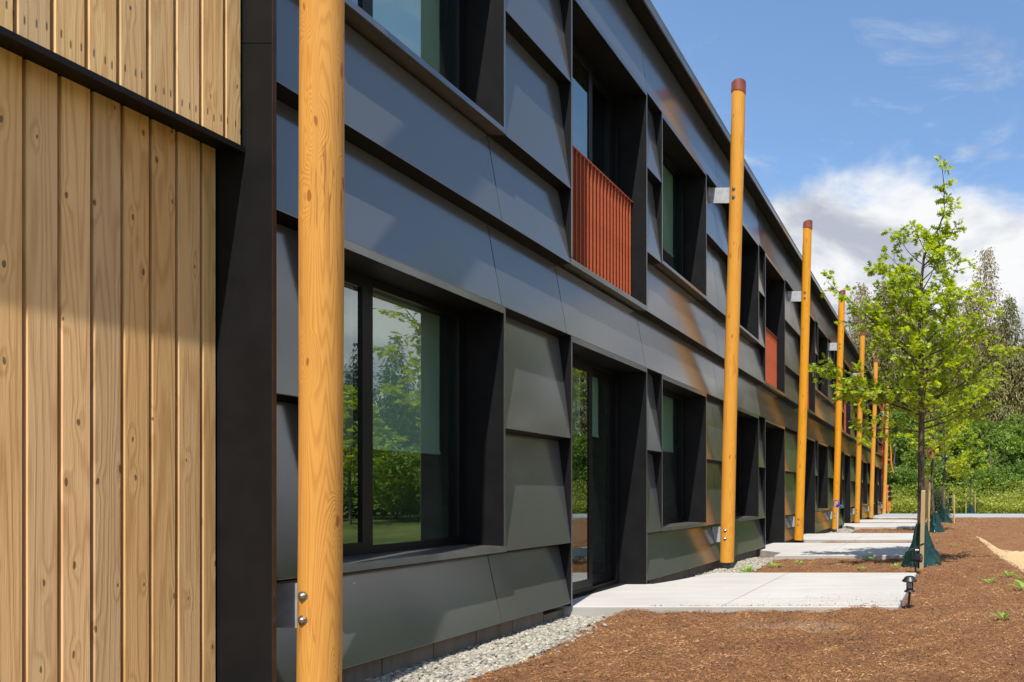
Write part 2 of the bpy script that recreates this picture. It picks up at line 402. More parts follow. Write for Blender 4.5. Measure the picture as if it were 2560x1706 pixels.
def link(name, data, parent=None, origin=(0, 0, 0)):
    o = bpy.data.objects.new(name, data); COL.objects.link(o)
    ORG[o.name] = Vector(origin)
    if parent:
        o.parent = parent; o.location = Vector(origin) - ORG[parent.name]
    else: o.location = origin
    return o
def tag(o, label=None, cat=None, group=None, kind=None):
    for k, v in (('label', label), ('category', cat), ('group', group), ('kind', kind)):
        if v: o[k] = v
    return o
def thing(name, loc, label, cat, group=None):
    return tag(link(name, None, None, loc), label, cat, group)
def copy_obj(o, parent=None, loc=None):
    c = o.copy(); COL.objects.link(c); c.parent = parent
    if loc is not None: c.location = loc
    if parent is None: ORG[c.name] = Vector(c.location)
    else: ORG[c.name] = ORG[parent.name] + Vector(c.location)
    return c
def copy_tree(o, loc, label=None, parent=None):
    c = copy_obj(o, parent, loc)
    if label: c['label'] = label
    for ch in list(o.children):
        d = copy_obj(ch, c)
        for g in list(ch.children): copy_obj(g, d)
    return c
def np_mesh(name, verts, faces, mats, tint=None, smooth=False, attrs=None, uniform=True):
    """verts (n,3), faces (m,k): fast mesh from arrays; tint per vertex"""
    me = bpy.data.meshes.new(name)
    verts = np.asarray(verts, np.float32); faces = np.asarray(faces, np.int32); k = faces.shape[1]
    me.vertices.add(len(verts)); me.vertices.foreach_set('co', verts.ravel())
    me.loops.add(faces.size); me.loops.foreach_set('vertex_index', faces.ravel())
    me.polygons.add(len(faces)); me.polygons.foreach_set('loop_start', np.arange(0, faces.size, k, dtype=np.int32))
    me.polygons.foreach_set('use_smooth', np.full(len(faces), smooth))
    for mm in (mats if isinstance(mats, (list, tuple)) else [mats]): me.materials.append(M[mm])
    for nm, arr in ([('tint', tint)] if tint is not None else []) + list((attrs or {}).items()):
        at = me.attributes.new(nm, 'FLOAT', 'POINT'); at.data.foreach_set('value', np.asarray(arr, np.float32))
    me.update(calc_edges=True); me.validate()
    return me

# value noise for heights
_P = rng.random((256, 256))
def vnoise(x, y):
    xi = np.floor(x).astype(int); yi = np.floor(y).astype(int); fx = x-xi; fy = y-yi
    fx = fx*fx*(3-2*fx); fy = fy*fy*(3-2*fy)
    g = lambda a, b: _P[a & 255, b & 255]
    return (g(xi, yi)*(1-fx)+g(xi+1, yi)*fx)*(1-fy) + (g(xi, yi+1)*(1-fx)+g(xi+1, yi+1)*fx)*fy
def fbm(x, y, o=4):
    r = 0; a = 0.5
    for i in range(o): r = r + a*(vnoise(x*2**i+17.3*i, y*2**i+5.1*i)-0.5); a *= 0.55
    return r
def sstep(a, b, x): t = np.clip((x-a)/(b-a), 0, 1); return t*t*(3-2*t)
CR_Y = [3, 7, 10.4, 12.8, 16, 19.5, 24, 30]; CR_X = [2.05, 1.38, 1.02, 0.86, 0.80, 0.74, 0.3, -0.1]
def crest(y): return np.interp(y, CR_Y, CR_X)
def gravel_edge(y):
    return np.interp(y, [2, 4.5, 5.2, 5.6, 6.05, 6.6, 9.4, 10.2, 12.1, 15, 19.3, 20, 22.9, 40], [-2.98, -2.95, -2.93, -3.0, -3.13, -3.22, -2.75, -2.85, -2.98, -3.0, -2.7, -2.75, -2.9, -3.0])
def G(x, y, rough=True):
    x = np.asarray(x, float); y = np.asarray(y, float)
    h = np.full(np.broadcast(x, y).shape, -1.115)
    d = x - crest(y)
    h = h + 0.03*np.exp(-((d+0.25)/0.35)**2)
    h = h - 0.58*sstep(-0.05, 1.3, d)*(1-sstep(19, 28, y))
    if rough:
        h = h + 0.06*fbm(x*1.6, y*1.6, 3) + 0.055*fbm(x*6, y*6, 4)
    h = h + 0.03*sstep(28, 33, y)
    h = h + 0.055*np.exp(-((y-6.42)/0.16)**2)*np.clip(0.45+2.6*fbm(x*4.5, y*0+1.7, 3), 0, 1.2)*(x > -3.1)*(x < 0)
    ge = gravel_edge(y)
    h = np.where(x < ge, -1.165 + 0.3*(h+1.115), h - 0.03*np.exp(-((x-ge)/0.12)**2))
    return h
def gz(x, y): return float(G(np.array([x]), np.array([y]))[0])

# ------------------------------------------------------------------ setting: ground
def build_ground():
    xs = np.concatenate([np.linspace(-4.2, -3.2, 14)[:-1], np.arange(-3.2, 3.0, 0.035), np.linspace(3.0, 9, 60)[1:]])
    ys = [1.5]
    while ys[-1] < 34.0: ys.append(ys[-1] + max(0.032, 0.0045*ys[-1]) if ys[-1] > 3.6 else ys[-1]+0.2)
    ys = np.array(ys)
    X, Y = np.meshgrid(xs, ys)
    Z = G(X, Y)
    d = X - crest(Y)
    far = 20.6 + 0.05*X + 0.9*fbm(X*0.4, Y*0+3, 3)
    sand = sstep(-0.05, 0.32, d)*(1-sstep(-1.2, 0.6, Y-far))
    worn = np.exp(-(((X+1.35)/0.95)**2 + ((Y-5.95)/0.42)**2)) + 0.8*np.exp(-(((X+0.2)/0.25)**2+((Y-7.4)/0.5)**2)) + 0.7*np.exp(-(((X-crest(Y)-0.55)/0.3)**2))*(Y > 8)
    n, m = X.shape
    idx = np.arange(n*m).reshape(n, m)
    F = np.stack([idx[:-1, :-1], idx[:-1, 1:], idx[1:, 1:], idx[1:, :-1]], -1).reshape(-1, 4)
    me = np_mesh('mulch_bed', np.stack([X, Y, Z], -1).reshape(-1, 3), F, 'bark_mulch', None, True, {'sand': sand.ravel(), 'worn': worn.ravel()})
    tag(link('mulch_bed', me), kind='structure')
    # far ground: one sheet out to the horizon, rising gently into the wood
    xs = np.concatenate([np.linspace(-700, -60, 14), np.linspace(-50, 90, 71), np.linspace(110, 700, 14)])
    ys = np.concatenate([np.linspace(-300, -20, 10), np.linspace(-15, 120, 70), np.linspace(135, 900, 16)])
    X, Y = np.meshgrid(xs, ys)
    Z = np.full(X.shape, -1.75)
    Z = np.where(Y > 33, -1.14 + 0.03*np.clip(Y-46, 0, 80), Z)
    Z = np.where((X > 8) & (Y <= 34.5), G(X, Y, False)-0.03, Z)
    Z = np.where((X > 8) & (Y < 3), -1.72, Z)
    n, m = X.shape; idx = np.arange(n*m).reshape(n, m)
    F = np.stack([idx[:-1, :-1], idx[:-1, 1:], idx[1:, 1:], idx[1:, :-1]], -1).reshape(-1, 4)
    tag(link('ground', np_mesh('ground', np.stack([X, Y, Z], -1).reshape(-1, 3), F, 'rough_grass', None, True)), kind='structure')
    # path across the far end
    b = MB(); b.v = [(-3.6, 33.2, -1.06), (4.5, 33.2, -1.06), (13, 32.7, -1.06), (15, 35.5, -1.06), (13, 39.3, -1.06), (-3.6, 39.8, -1.06)]
    n = len(b.v); b.v += [(x, y, z-0.12) for x, y, z in b.v]
    b.face(range(n)); b.face(list(range(n, 2*n))[::-1])
    for i in range(n): j = (i+1) % n; b.face((i, n+i, n+j, j))
    tag(b.build('path', 'path_concrete'), kind='structure')
build_ground()

SLABS = [  # outlines (x,y) of the patio slabs, anticlockwise from the near left corner; last value is the joint
    ([(-3.80, 6.56), (-0.43, 6.56), (-0.37, 9.42), (-3.10, 9.42), (-3.30, 8.60), (-3.44, 8.22), (-3.80, 8.22)], -2.10),
    ([(-2.95, 12.1), (-0.42, 12.1), (-0.40, 15.3), (-3.80, 15.3), (-3.80, 13.55), (-3.38, 13.2), (-2.97, 12.75)], -2.1),
    ([(-3.80, 17.15), (-3.3, 16.45), (-0.42, 16.4), (-0.40, 19.2), (-3.1, 19.2), (-3.45, 18.9), (-3.80, 18.9)], -2.1),
    ([(-2.95, 22.9), (-0.42, 22.9), (-0.40, 25.9), (-3.80, 25.9), (-3.80, 24.3), (-3.38, 24.0)], -2.1),
    ([(-3.80, 27.9), (-3.3, 27.3), (-0.42, 27.2), (-0.40, 29.9), (-3.1, 29.9), (-3.80, 29.7)], -2.1),
    ([(-2.95, 32.2), (-0.42, 32.2), (-0.40, 33.2), (-3.60, 33.2), (-3.60, 32.7)], -2.1)]
for out, jx in SLABS:
    b = MB(); n = len(out); e = 0.008
    cx = sum(p[0] for p in out)/n; cy = sum(p[1] for p in out)/n
    ins = [(x+(e if x < cx else -e), y+(e if y < cy else -e)) for x, y in out]
    b.v = [(x, y, -1.05) for x, y in ins] + [(x, y, -1.058) for x, y in out] + [(x, y, -1.30) for x, y in out]
    y0, y1 = out[0][1], max(p[1] for p in out)
    b.face(range(n)); b.face(list(range(2*n, 3*n))[::-1])
    for r in range(2):
        for i in range(n): j = (i+1) % n; b.face((r*n+i, r*n+n+i, r*n+n+j, r*n+j))
    tag(b.build('patio_slab', 'patio_concrete'), kind='structure')
    sj = MB().box(jx-0.004, jx+0.004, min(p[1] for p in out)+0.004, y1-0.004, -1.052, -1.0492)
    # the sawn joint line, a shallow dark strip set in the slab
    tag(sj.build('slab_joint', 'foundation_concrete'), kind='structure')

# ------------------------------------------------------------------ the building
XO = -3.5; XI = -3.616; XB = -3.70; XD = -3.82
ROWS = [-1.015, -0.448, 0.532, 1.498, 2.170, 2.873, 3.870, 4.750, 5.640]
BLD = thing('apartment_building', (-9, 19, -1.15), 'long dark grey metal clad two storey apartment building with a cedar clad end', 'building')
Y_FIN = 3.546; Y_END = 39.8
# openings along the facade: (kind, near y, far y)
OPEN = [('W', 3.93, 5.55), ('D', 6.53, 8.20), ('W', 8.63, 10.25), ('W', 11.52, 13.15), ('D', 13.62, 15.30), ('D', 17.22, 18.90), ('W', 19.32, 20.98),
        ('W', 22.28, 23.90), ('D', 24.37, 26.05), ('D', 27.97, 29.65), ('W', 30.07, 31.73), ('W', 33.03, 34.65), ('D', 35.12, 36.80), ('W', 37.4, 39.0)]
POST_Y = [3.71, 10.8, 16.2, 21.6, 27.0, 32.3, 39.2]

def panel(y0, y1, zb, zt):
    g = 0.0045
    b = MB()
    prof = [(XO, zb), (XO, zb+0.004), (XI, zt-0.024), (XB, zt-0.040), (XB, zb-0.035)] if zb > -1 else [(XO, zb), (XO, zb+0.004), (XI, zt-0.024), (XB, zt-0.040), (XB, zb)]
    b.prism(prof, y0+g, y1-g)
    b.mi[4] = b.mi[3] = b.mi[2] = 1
    b.build('cladding_panel', ['painted_metal_panel', 'shaded_underside_metal'], BLD)

def splits(a, b, joints):
    pts = [a] + [j for j in joints if a+0.08 < j < b-0.08] + [b]
    return list(zip(pts[:-1], pts[1:]))

mids = []                                                     # joints beside the posts
for p in POST_Y[1:-1]: mids.append(p+0.02)
for r in range(8):
    zb, zt = ROWS[r], ROWS[r+1]
    solid = []                                                # spans without an opening
    cuts = []
    for k, a, b_ in OPEN:
        if k == 'W' and r in (1, 2, 5, 6): cuts.append((a, b_))
        if k == 'D' and r in (0, 1, 2, 4, 5, 6): cuts.append((a, b_))
    y = Y_FIN+0.02
    for a, b_ in cuts: solid.append((y, a)); y = b_
    solid.append((y, Y_END))
    if r in (0, 4): joints = [5.51] + mids
    elif r == 3: joints = [5.51, 6.46, 8.17] + mids + [13.3, 15.3, 19.1, 22.1, 24.1, 26.05, 29.8, 33.1, 35]
    elif r == 7: joints = [5.51, 8.20] + mids + [13.3, 15.3, 19.1, 22.1, 24.1, 26.05, 29.8, 33.1, 35]
    else: joints = mids
    for a, b_ in solid:
        for c, d in splits(a, b_, joints): panel(c, d, zb, zt)

# wall behind the cladding, storey floors, partitions, roof
bw = MB()
def back_wall():
    segs = []
    for z0, z1, ops in ((-1.3, 2.1, [(a, b_, (-0.45 if k == 'W' else -1.05), 1.494) for k, a, b_ in OPEN]),
                        (2.1, 5.64, [(a, b_, (2.873 if k == 'W' else 2.17), 4.75) for k, a, b_ in OPEN])):
        y = Y_FIN
        for a, b_, s0, s1 in ops:
            bw.box(-3.95, XB-0.003, y, a-0.03, z0, z1)
            bw.box(-3.95, XB-0.003, a-0.03, b_+0.03, z0, s0-0.01); bw.box(-3.95, XB-0.003, a-0.03, b_+0.03, s1+0.01, z1)
            y = b_+0.03
        bw.box(-3.95, XB-0.003, y, Y_END, z0, z1)
back_wall(); bw.build('wall', 'black_vinyl', BLD)
MB().box(-14, -3.99, -3, Y_END-0.05, -1.12, -1.06).build('floor', 'interior_floor', BLD)
MB().box(-14, -3.99, -3, Y_END-0.05, 1.95, 2.15).build('floor', 'interior_floor', BLD)
MB().box(-8.3, -8.2, Y_FIN, Y_END-0.1, -1.05, 5.6).build('interior_wall', 'interior_paint', BLD)
for y in (6.05, 10.85, 16.2, 21.6, 27.0, 32.3):
    MB().box(-8.19, -3.99, y-0.06, y+0.06, -1.05, 5.6).build('partition', 'interior_paint', BLD)
MB().box(-14.1, -14.0, -3, Y_END, -1.3, 5.66).build('wall', 'interior_paint', BLD)
MB().box(-13.99, -3.96, Y_END-0.04, Y_END, -1.3, 5.63).build('wall', 'painted_metal_panel', BLD)
MB().box(-13.99, -3.72, -3.1, -3.0, -1.3, 5.63).build('wall', 'interior_paint', BLD)
roof = MB().box(-14.2, -3.44, -3.2, Y_END+0.15, 5.665, 5.80).build('roof', 'roof_membrane', BLD)
MB().box(-14.2, -3.425, -3.2, Y_END+0.15, 5.642, 5.662).build('soffit', 'dark_metal', BLD)
for y0, y1 in splits(-3.2, Y_END+0.15, [0.5, 4.1, 7.7, 11.3, 14.9, 18.5, 22.1, 25.7, 29.3, 32.9, 36.5]):
    MB().box(-3.437, -3.417, y0+0.002, y1-0.002, 5.640, 5.715).build('fascia', 'edge_metal', BLD)
vp = MB().tube([(-4.25, 13.75, 5.6), (-4.25, 13.75, 7.05), (-4.25, 13.75, 7.10)], [0.05, 0.05, 0.03], 12).build('vent_pipe', 'roof_membrane', roof)
# foundation wall in cast lengths
y = Y_FIN-0.447*1.0 + 0.447
k = 0
while y < Y_END:
    y2 = min(y+0.447, Y_END)
    dr = any(k_ == 'D' and y2 > a_-0.02 and y < b_+0.02 for k_, a_, b_ in OPEN)
    MB().box(-3.90, -3.585, y+0.004, y2-0.004, -1.5, -1.075 if dr else -0.99).build('foundation_block', 'foundation_concrete', BLD); y = y2

# windows and doors
def pane(x0, x1, a, b, z0, z1, parent):
    m = MB().box(x0, x1, a, b, z0, z1); m.mi = [1, 1, 1, 0, 1, 1]
    m.build('pane', ['window_glass', 'clear_glass'], parent)
def surround(name, a, b, z0, z1, door=False):
    m = MB(); j = 0.018
    m.box(XD, XO, a, a+j, z0+0.052, z1-0.052, 0); m.box(XD, XO, b-j, b, z0+0.052, z1-0.052, 0)   # jambs
    m.box(XD, XO, a, b, z1-0.05, z1-0.002, 0)                                                        # head
    if not door: m.prism([(XO+0.004, z0), (XO+0.004, z0+0.046), (XD, z0+0.060), (XD, z0)], a, b, 2)  # sill
    # bright front edges
    m.box(XO+0.001, XO+0.004, a, a+j, z0+0.05, z1, 1); m.box(XO+0.001, XO+0.004, b-j, b, z0+0.05, z1, 1)
    m.box(XO+0.001, XO+0.004, a+j, b-j, z1-0.052, z1, 1)
    if not door: m.prism([(XO+0.014, z0), (XO+0.006, z0+0.048), (XO+0.003, z0+0.048), (XO+0.003, z0)], a, b, 1)
    return m.build(name, ['dark_metal', 'edge_metal', 'sill_metal'], BLD)

def frame_rect(m, x0, x1, a, b, z0, z1, w, wb=None):
    wb = wb or w
    m.box(x0, x1, a, a+w, z0, z1); m.box(x0, x1, b-w, b, z0, z1)
    m.box(x0, x1, a+w, b-w, z0, z0+wb); m.box(x0, x1, a+w, b-w, z1-w, z1)

def window(a, b, z0, z1, blind):
    wnd = surround('window', a, b, z0, z1)
    m = MB(); i0, i1, y0, y1 = a+0.018, b-0.018, z0+0.062, z1-0.052
    frame_rect(m, -3.90, XD+0.006, i0, i1, y0, y1, 0.055)
    mu = a+0.665
    m.box(-3.90, XD+0.004, mu, mu+0.055, y0+0.05, y1-0.05)
    m.build('window_frame', 'black_vinyl', wnd)
    s = MB(); frame_rect(s, -3.875, XD+0.008, i0+0.05, mu-0.002, y0+0.05, y1-0.05, 0.03); s.build('sash', 'black_vinyl', wnd)
    pane(-3.834, -3.828, i0+0.078, mu-0.030, y0+0.078, y1-0.078, wnd)
    pane(-3.834, -3.828, mu+0.053, i1-0.055, y0+0.055, y1-0.055, wnd)
    if blind > 0:
        bl = MB(); bl.box(-3.962, -3.956, i0+0.06, i1-0.075, y1-blind, y1-0.04); bl.box(-3.972, -3.948, i0+0.06, i1-0.075, y1-blind-0.025, y1-blind)
        bl.build('roller_blind', 'blind_fabric', wnd)
    return wnd

def door(a, b, z0, z1, blind):
    d = surround('patio_door', a, b, z0-0.05, z1, True)
    m = MB(); i0, i1, y0, y1 = a+0.018, b-0.018, z0, z1-0.052
    frame_rect(m, -3.93, XD+0.005, i0, i1, y0, y1, 0.05)
    m.build('door_frame', 'black_vinyl', d)
    mid = a+1.0
    p = MB(); frame_rect(p, -3.865, -3.825, i0+0.05, mid+0.04, y0+0.05, y1-0.05, 0.075, 0.09); p.build('sliding_leaf', 'black_vinyl', d)
    q = MB(); frame_rect(q, -3.92, -3.875, mid-0.03, i1-0.05, y0+0.05, y1-0.05, 0.075, 0.12); q.build('fixed_leaf', 'black_vinyl', d)
    pane(-3.840, -3.834, i0+0.125, mid-0.035, y0+0.14, y1-0.125, d)
    pane(-3.90, -3.893, mid+0.045, i1-0.125, y0+0.17, y1-0.125, d)
    h = MB(); h.box(-3.825, -3.80, i0+0.075, i0+0.10, y0+0.95, y0+1.13); h.box(-3.825, -3.795, i0+0.078, i0+0.097, y0+1.0, y0+1.08)
    h.build('door_handle', 'black_plastic', d)
    if blind > 0:
        bl = MB(); bl.box(-4.012, -4.006, i0+0.1, i1-0.12, y1-blind, y1-0.04); bl.box(-4.022, -3.998, i0+0.1, i1-0.12, y1-blind-0.025, y1-blind)
        bl.build('roller_blind', 'blind_fabric', d)
    return d

bal_mesh = None
def railing(a, b):
    global bal_mesh
    x0, x1, z0, z1 = -3.70, -3.66, 2.235, 3.435
    r = MB(); r.box(x0-0.004, x1+0.006, a+0.02, b-0.02, z1, z1+0.012)
    rl = r.build('balcony_railing', 'red_oxide_metal', BLD)
    MB().box(x0+0.002, x1-0.002, a+0.02, b-0.02, z0-0.012, z0).build('bottom_rail', 'red_oxide_metal', rl)
    n = int((b-a-0.06)/0.0745)
    for i in range(n+1):
        y = a+0.03+i*0.0745
        if bal_mesh is None:
            o = MB().box(x0, x1, y, y+0.012, z0, z1).build('baluster', 'red_oxide_metal', rl); bal_mesh = (o, y)
        else:
            o = bpy.data.objects.new('baluster', bal_mesh[0].data); COL.objects.link(o); o.parent = rl
            w = ORG[bal_mesh[0].name] + Vector((0, y-bal_mesh[1], 0)); ORG[o.name] = w; o.location = w-ORG[rl.name]

BL_G = [1.1, 0.75, 0.8, 0.5, 0.6, 0.9, 0.4, 0.8, 0.0, 0.7, 0.5, 0.9, 0.3, 0.6]
BL_U = [1.75, 0.0, 1.2, 0.7, 0.0, 0.5, 1.0, 0.4, 0.8, 0.0, 0.6, 0.5, 0.0, 0.6]
for i, (k, a, b_) in enumerate(OPEN):
    if k == 'W': window(a, b_, -0.452, 1.494, BL_G[i]); window(a, b_, 2.870, 4.746, BL_U[i])
    else:
        door(a, b_, -1.045, 1.494, BL_G[i])
        MB().box(-3.93, -3.74, a+0.02, b_-0.02, -1.049, -1.038).build('door_threshold', 'dark_metal', BLD)
        d = door(a, b_, 2.232, 4.746, BL_U[i])
        MB().prism([(XO+0.004, 2.168), (XO+0.004, 2.222), (-3.93, 2.230), (-3.93, 2.168)], a, b_).build('balcony_ledge', 'edge_metal', BLD)
        railing(a, b_)

# ------------------------------------------------------------------ cedar clad end of the building
XU, XL = -3.571, -3.700; Z_SPLIT = 1.772
fin = MB(); fin.box(-3.74, -3.423, Y_FIN, Y_FIN+0.016, -1.25, 2.30); fin.build('metal_fin', 'dark_metal', BLD)
MB().box(-3.74, -3.423, Y_FIN, Y_FIN+0.016, 2.304, 5.64).build('metal_fin', 'dark_metal', BLD)
MB().box(-3.4228, -3.419, Y_FIN-0.001, Y_FIN+0.019, -1.25, 5.638).build('edge_strip', 'brown_edge', BLD)
sof = MB(); sof.box(-3.72, XU+0.012, -3.0, Y_FIN-0.002, 1.760, 1.771); sof.box(XU+0.004, XU+0.013, -3.0, Y_FIN-0.002, 1.742, 1.7598)
sof.build('soffit_trim', 'dark_metal', BLD)
MB().box(-3.95, XU-0.034, -3.0, Y_FIN-0.003, 1.773, 5.64).build('wall', 'black_vinyl', BLD)
MB().box(-3.95, XL-0.034, -3.0, Y_FIN-0.003, -1.3, 1.759).build('wall', 'black_vinyl', BLD)
def board(x, y0, y1, z0, z1, mm='cedar_board'):
    b = MB(); g = 0.0062; t = 0.02; c = 0.0035
    a, d = y0+g, y1-g
    pr = [(x-t, a), (x-c, a), (x, a+c), (x, d-c), (x-c, d), (x-t, d)]
    n = len(pr)
    b.v = [(p, q, z0) for p, q in pr] + [(p, q, z1) for p, q in pr]
    for i in range(n):
        j = (i+1) % n; q = (i, j, n+j, n+i)
        b.face(q, [(b.v[k][1]+b.v[k][0]*0.5, b.v[k][2]) for k in q])
    b.face(range(n)[::-1], [(0, 0)]*n); b.face(range(n, 2*n), [(0, 0)]*n)
    b.build('board', mm, BLD)
y = 3.457; ed = [Y_FIN-0.004, y]
while y > 0.9: y -= 0.1113; ed.append(y)
for y1, y0 in zip(ed[:-1], ed[1:]): board(XU, y0, y1, Z_SPLIT+0.0, 5.63, 'nailed_board')
y = 3.470; ed = [Y_FIN-0.002, y]
while y > 0.9: y -= 0.1113; ed.append(y)
for y1, y0 in zip(ed[:-1], ed[1:]): board(XL, y0, y1, -0.955, 1.757)
MB().box(XU-0.034, XU-0.004, -3, ed[-1]-0.02, 1.773, 5.63).build('wall', 'cedar_board', BLD)
MB().box(XL-0.034, XL-0.004, -3, ed[-1]-0.02, -0.955, 1.757).build('wall', 'cedar_board', BLD)
MB().box(-3.9, XL-0.005, -3, Y_FIN, -1.5, -0.96).build('plinth', 'dark_metal', BLD)
# end trim at the far corner: orange red flashing
MB().box(-3.66, -3.45, Y_END+0.002, Y_END+0.05, -1.1, 5.6).build('corner_flashing', 'orange_red_paint', BLD)

# ------------------------------------------------------------------ log posts
LEAN = (0.034, -0.030)
def log_post(base, r, label, seed, h=7.19):
    rs = random.Random(seed)
    t = thing('log_post', base, label, 'post', 'leaning log posts along the facade')
    m = MB(); n = 30; pts = []; rad = []
    for i in range(n):
        s = i/(n-1)*h
        pts.append((base[0]+LEAN[0]*s+0.006*math.sin(s*0.9+seed), base[1]+LEAN[1]*s, base[2]+s))
        rad.append(r*(1.02-0.05*s/h)*(1+0.012*math.sin(s*2.3+seed*2)))
    m.tube(pts, rad, 28)
    m.build('log', 'oiled_log', t, base)
    ax = lambda s: Vector((base[0]+LEAN[0]*s, base[1]+LEAN[1]*s, base[2]+s))
    # slanted cap
    c = MB(); seg = 24; b0 = ax(h-0.005); R = r*1.04
    for lev in range(2):
        for k in range(seg):
            th = 2*math.pi*k/seg; cx, sy = math.cos(th), math.sin(th)
            z = (h-0.01) + (0.0 if lev == 0 else 0.14 + 0.035*cx - 0.02*sy)
            p = ax(z); c.v.append((p.x+R*cx, p.y+R*sy, p.z))
    for k in range(seg): k2 = (k+1) % seg; c.face((k, k2, seg+k2, seg+k), None, 0, True)
    c.v += c.v[seg:2*seg]; c.face(range(2*seg, 3*seg))
    c.build('cap', 'cap_metal', t)
    for s0, far in ((0.43, -3.595), (5.64, -3.60)):
        p = ax(s0)
        k = MB()
        k.box(far, p.x-r*0.6, p.y-0.006, p.y+0.006, p.z-0.118, p.z+0.118)
        k.box(far-0.004, far+0.004, p.y-0.03, p.y+0.03, p.z-0.117, p.z+0.117)
        k.build('bracket', 'galvanised_steel', t)
        for dz in (-0.063, 0.063):
            q = ax(s0+dz); bt = MB()
            x = q.x-r*0.05; yy = q.y-r*0.985
            bt.tube([(x, yy+0.01, q.z), (x, yy-0.003, q.z)], 0.026, 14)
            bt.tube([(x, yy-0.003, q.z), (x, yy-0.012, q.z), (x, yy-0.017, q.z)], [0.017, 0.015, 0.008], 6, smooth=False)
            bt.build('bolt', 'bolt_steel', t)
    return t
POSTS = [((-3.352, 3.73, -1.02), 0.089, 'thick orange log post nearest the camera beside the cedar boards'),
         ((-3.385, 10.85, -1.043), 0.104, 'leaning log post at the near patio slab, red cap against blue sky'),
         ((-3.385, 16.25, -1.05), 0.103, 'log post just behind the second patio slab, third from the camera'),
         ((-3.385, 21.65, -1.06), 0.103, 'log post beside the blue handled yard hydrant'),
         ((-3.385, 27.0, -1.06), 0.103, 'log post next beyond the yard hydrant, red cap among the oak twigs'),
         ((-3.385, 32.3, -1.06), 0.103, 'log post second from the far end of the building'),
         ((-3.385, 39.3, -1.06), 0.103, 'log post at the far corner next to the orange sign board')]
for i, (b, r, l) in enumerate(POSTS): log_post(b, r, l, i*1.7+1)

# ------------------------------------------------------------------ loose stones and mulch
def in_slab(x, y):
    r = np.zeros(x.shape, bool)
    for out, _ in SLABS:
        c = np.zeros(x.shape, bool); n = len(out)
        for i in range(n):
            (x0, y0), (x1, y1) = out[i], out[(i+1) % n]
            if y0 == y1: continue
            c ^= ((y0 > y) != (y1 > y)) & (x < (x1-x0)*(y-y0)/(y1-y0)+x0)
        r |= c
    return r
def stones():
    t = (1+5**0.5)/2
    V = np.array([(-1,t,0),(1,t,0),(-1,-t,0),(1,-t,0),(0,-1,t),(0,1,t),(0,-1,-t),(0,1,-t),(t,0,-1),(t,0,1),(-t,0,-1),(-t,0,1)], float)/1.9
    Fc = np.array([(0,11,5),(0,5,1),(0,1,7),(0,7,10),(0,10,11),(1,5,9),(5,11,4),(11,10,2),(10,7,6),(7,1,8),(3,9,4),(3,4,2),(3,2,6),(3,6,8),(3,8,9),(4,9,5),(2,4,11),(6,2,10),(8,6,7),(9,8,1)])
    P = []
    for y0, y1, n in ((3.3, 6.56, 7600), (8.2, 12.7, 5200), (15.3, 16.5, 900), (18.9, 24.2, 2600), (25.9, 27.5, 700), (29.7, 33, 800)):
        y = rng.uniform(y0, y1, n); lim = gravel_edge(y) + 0.05*fbm(y*3, y*0+2)*2 + np.abs(rng.normal(0, 0.02, n))
        x = rng.uniform(0, 1, n)*(lim+3.60)-3.60
        P.append(np.stack([x, y], 1))
    n = 110; y = rng.uniform(4.4, 6.5, n); P.append(np.stack([gravel_edge(y)+np.abs(rng.normal(0, 0.09, n)), y], 1))
    P = np.concatenate(P); P = P[~in_slab(P[:, 0], P[:, 1])]
    n = len(P)
    size = rng.uniform(0.010, 0.023, n)*(1+0.25*(P[:, 1] > 9))
    Z = G(P[:, 0], P[:, 1]) + rng.uniform(-0.002, 0.016, n)
    sc = np.stack([rng.uniform(0.8, 1.35, n), rng.uniform(0.7, 1.2, n), rng.uniform(0.5, 0.8, n)], 1)*size[:, None]
    v = V[None]*(1+rng.uniform(-0.22, 0.22, (n, 12, 1)))*sc[:, None, :]
    th = rng.uniform(0, 6.28, n); c, s = np.cos(th)[:, None], np.sin(th)[:, None]
    x = v[..., 0]*c - v[..., 1]*s; y = v[..., 0]*s + v[..., 1]*c; z = v[..., 2] + rng.uniform(-0.5, 0.5, n)[:, None]*x
    out = np.stack([x+P[:, 0, None], y+P[:, 1, None], z+Z[:, None]], -1).reshape(-1, 3)
    F = (Fc[None] + (np.arange(n)*12)[:, None, None]).reshape(-1, 3)
    me = np_mesh('gravel', out, F, 'river_stone', np.repeat(rng.beta(2.2, 1.6, n), 12), True)
    tag(link('gravel', me), 'pale river gravel strip along the foot of the building', 'gravel', kind='stuff')
stones()
# bare bed under the stones
gb = MB(); ys_ = np.linspace(2.0, 33, 160); 
for yy in ys_: gb.v += [(-3.70, yy, -1.172), (float(gravel_edge(yy))+0.0, yy, -1.160)]
for i in range(len(ys_)-1): gb.face((2*i, 2*i+1, 2*i+3, 2*i+2))
tag(gb.build('gravel_bed', 'gravel_bed'), kind='structure')

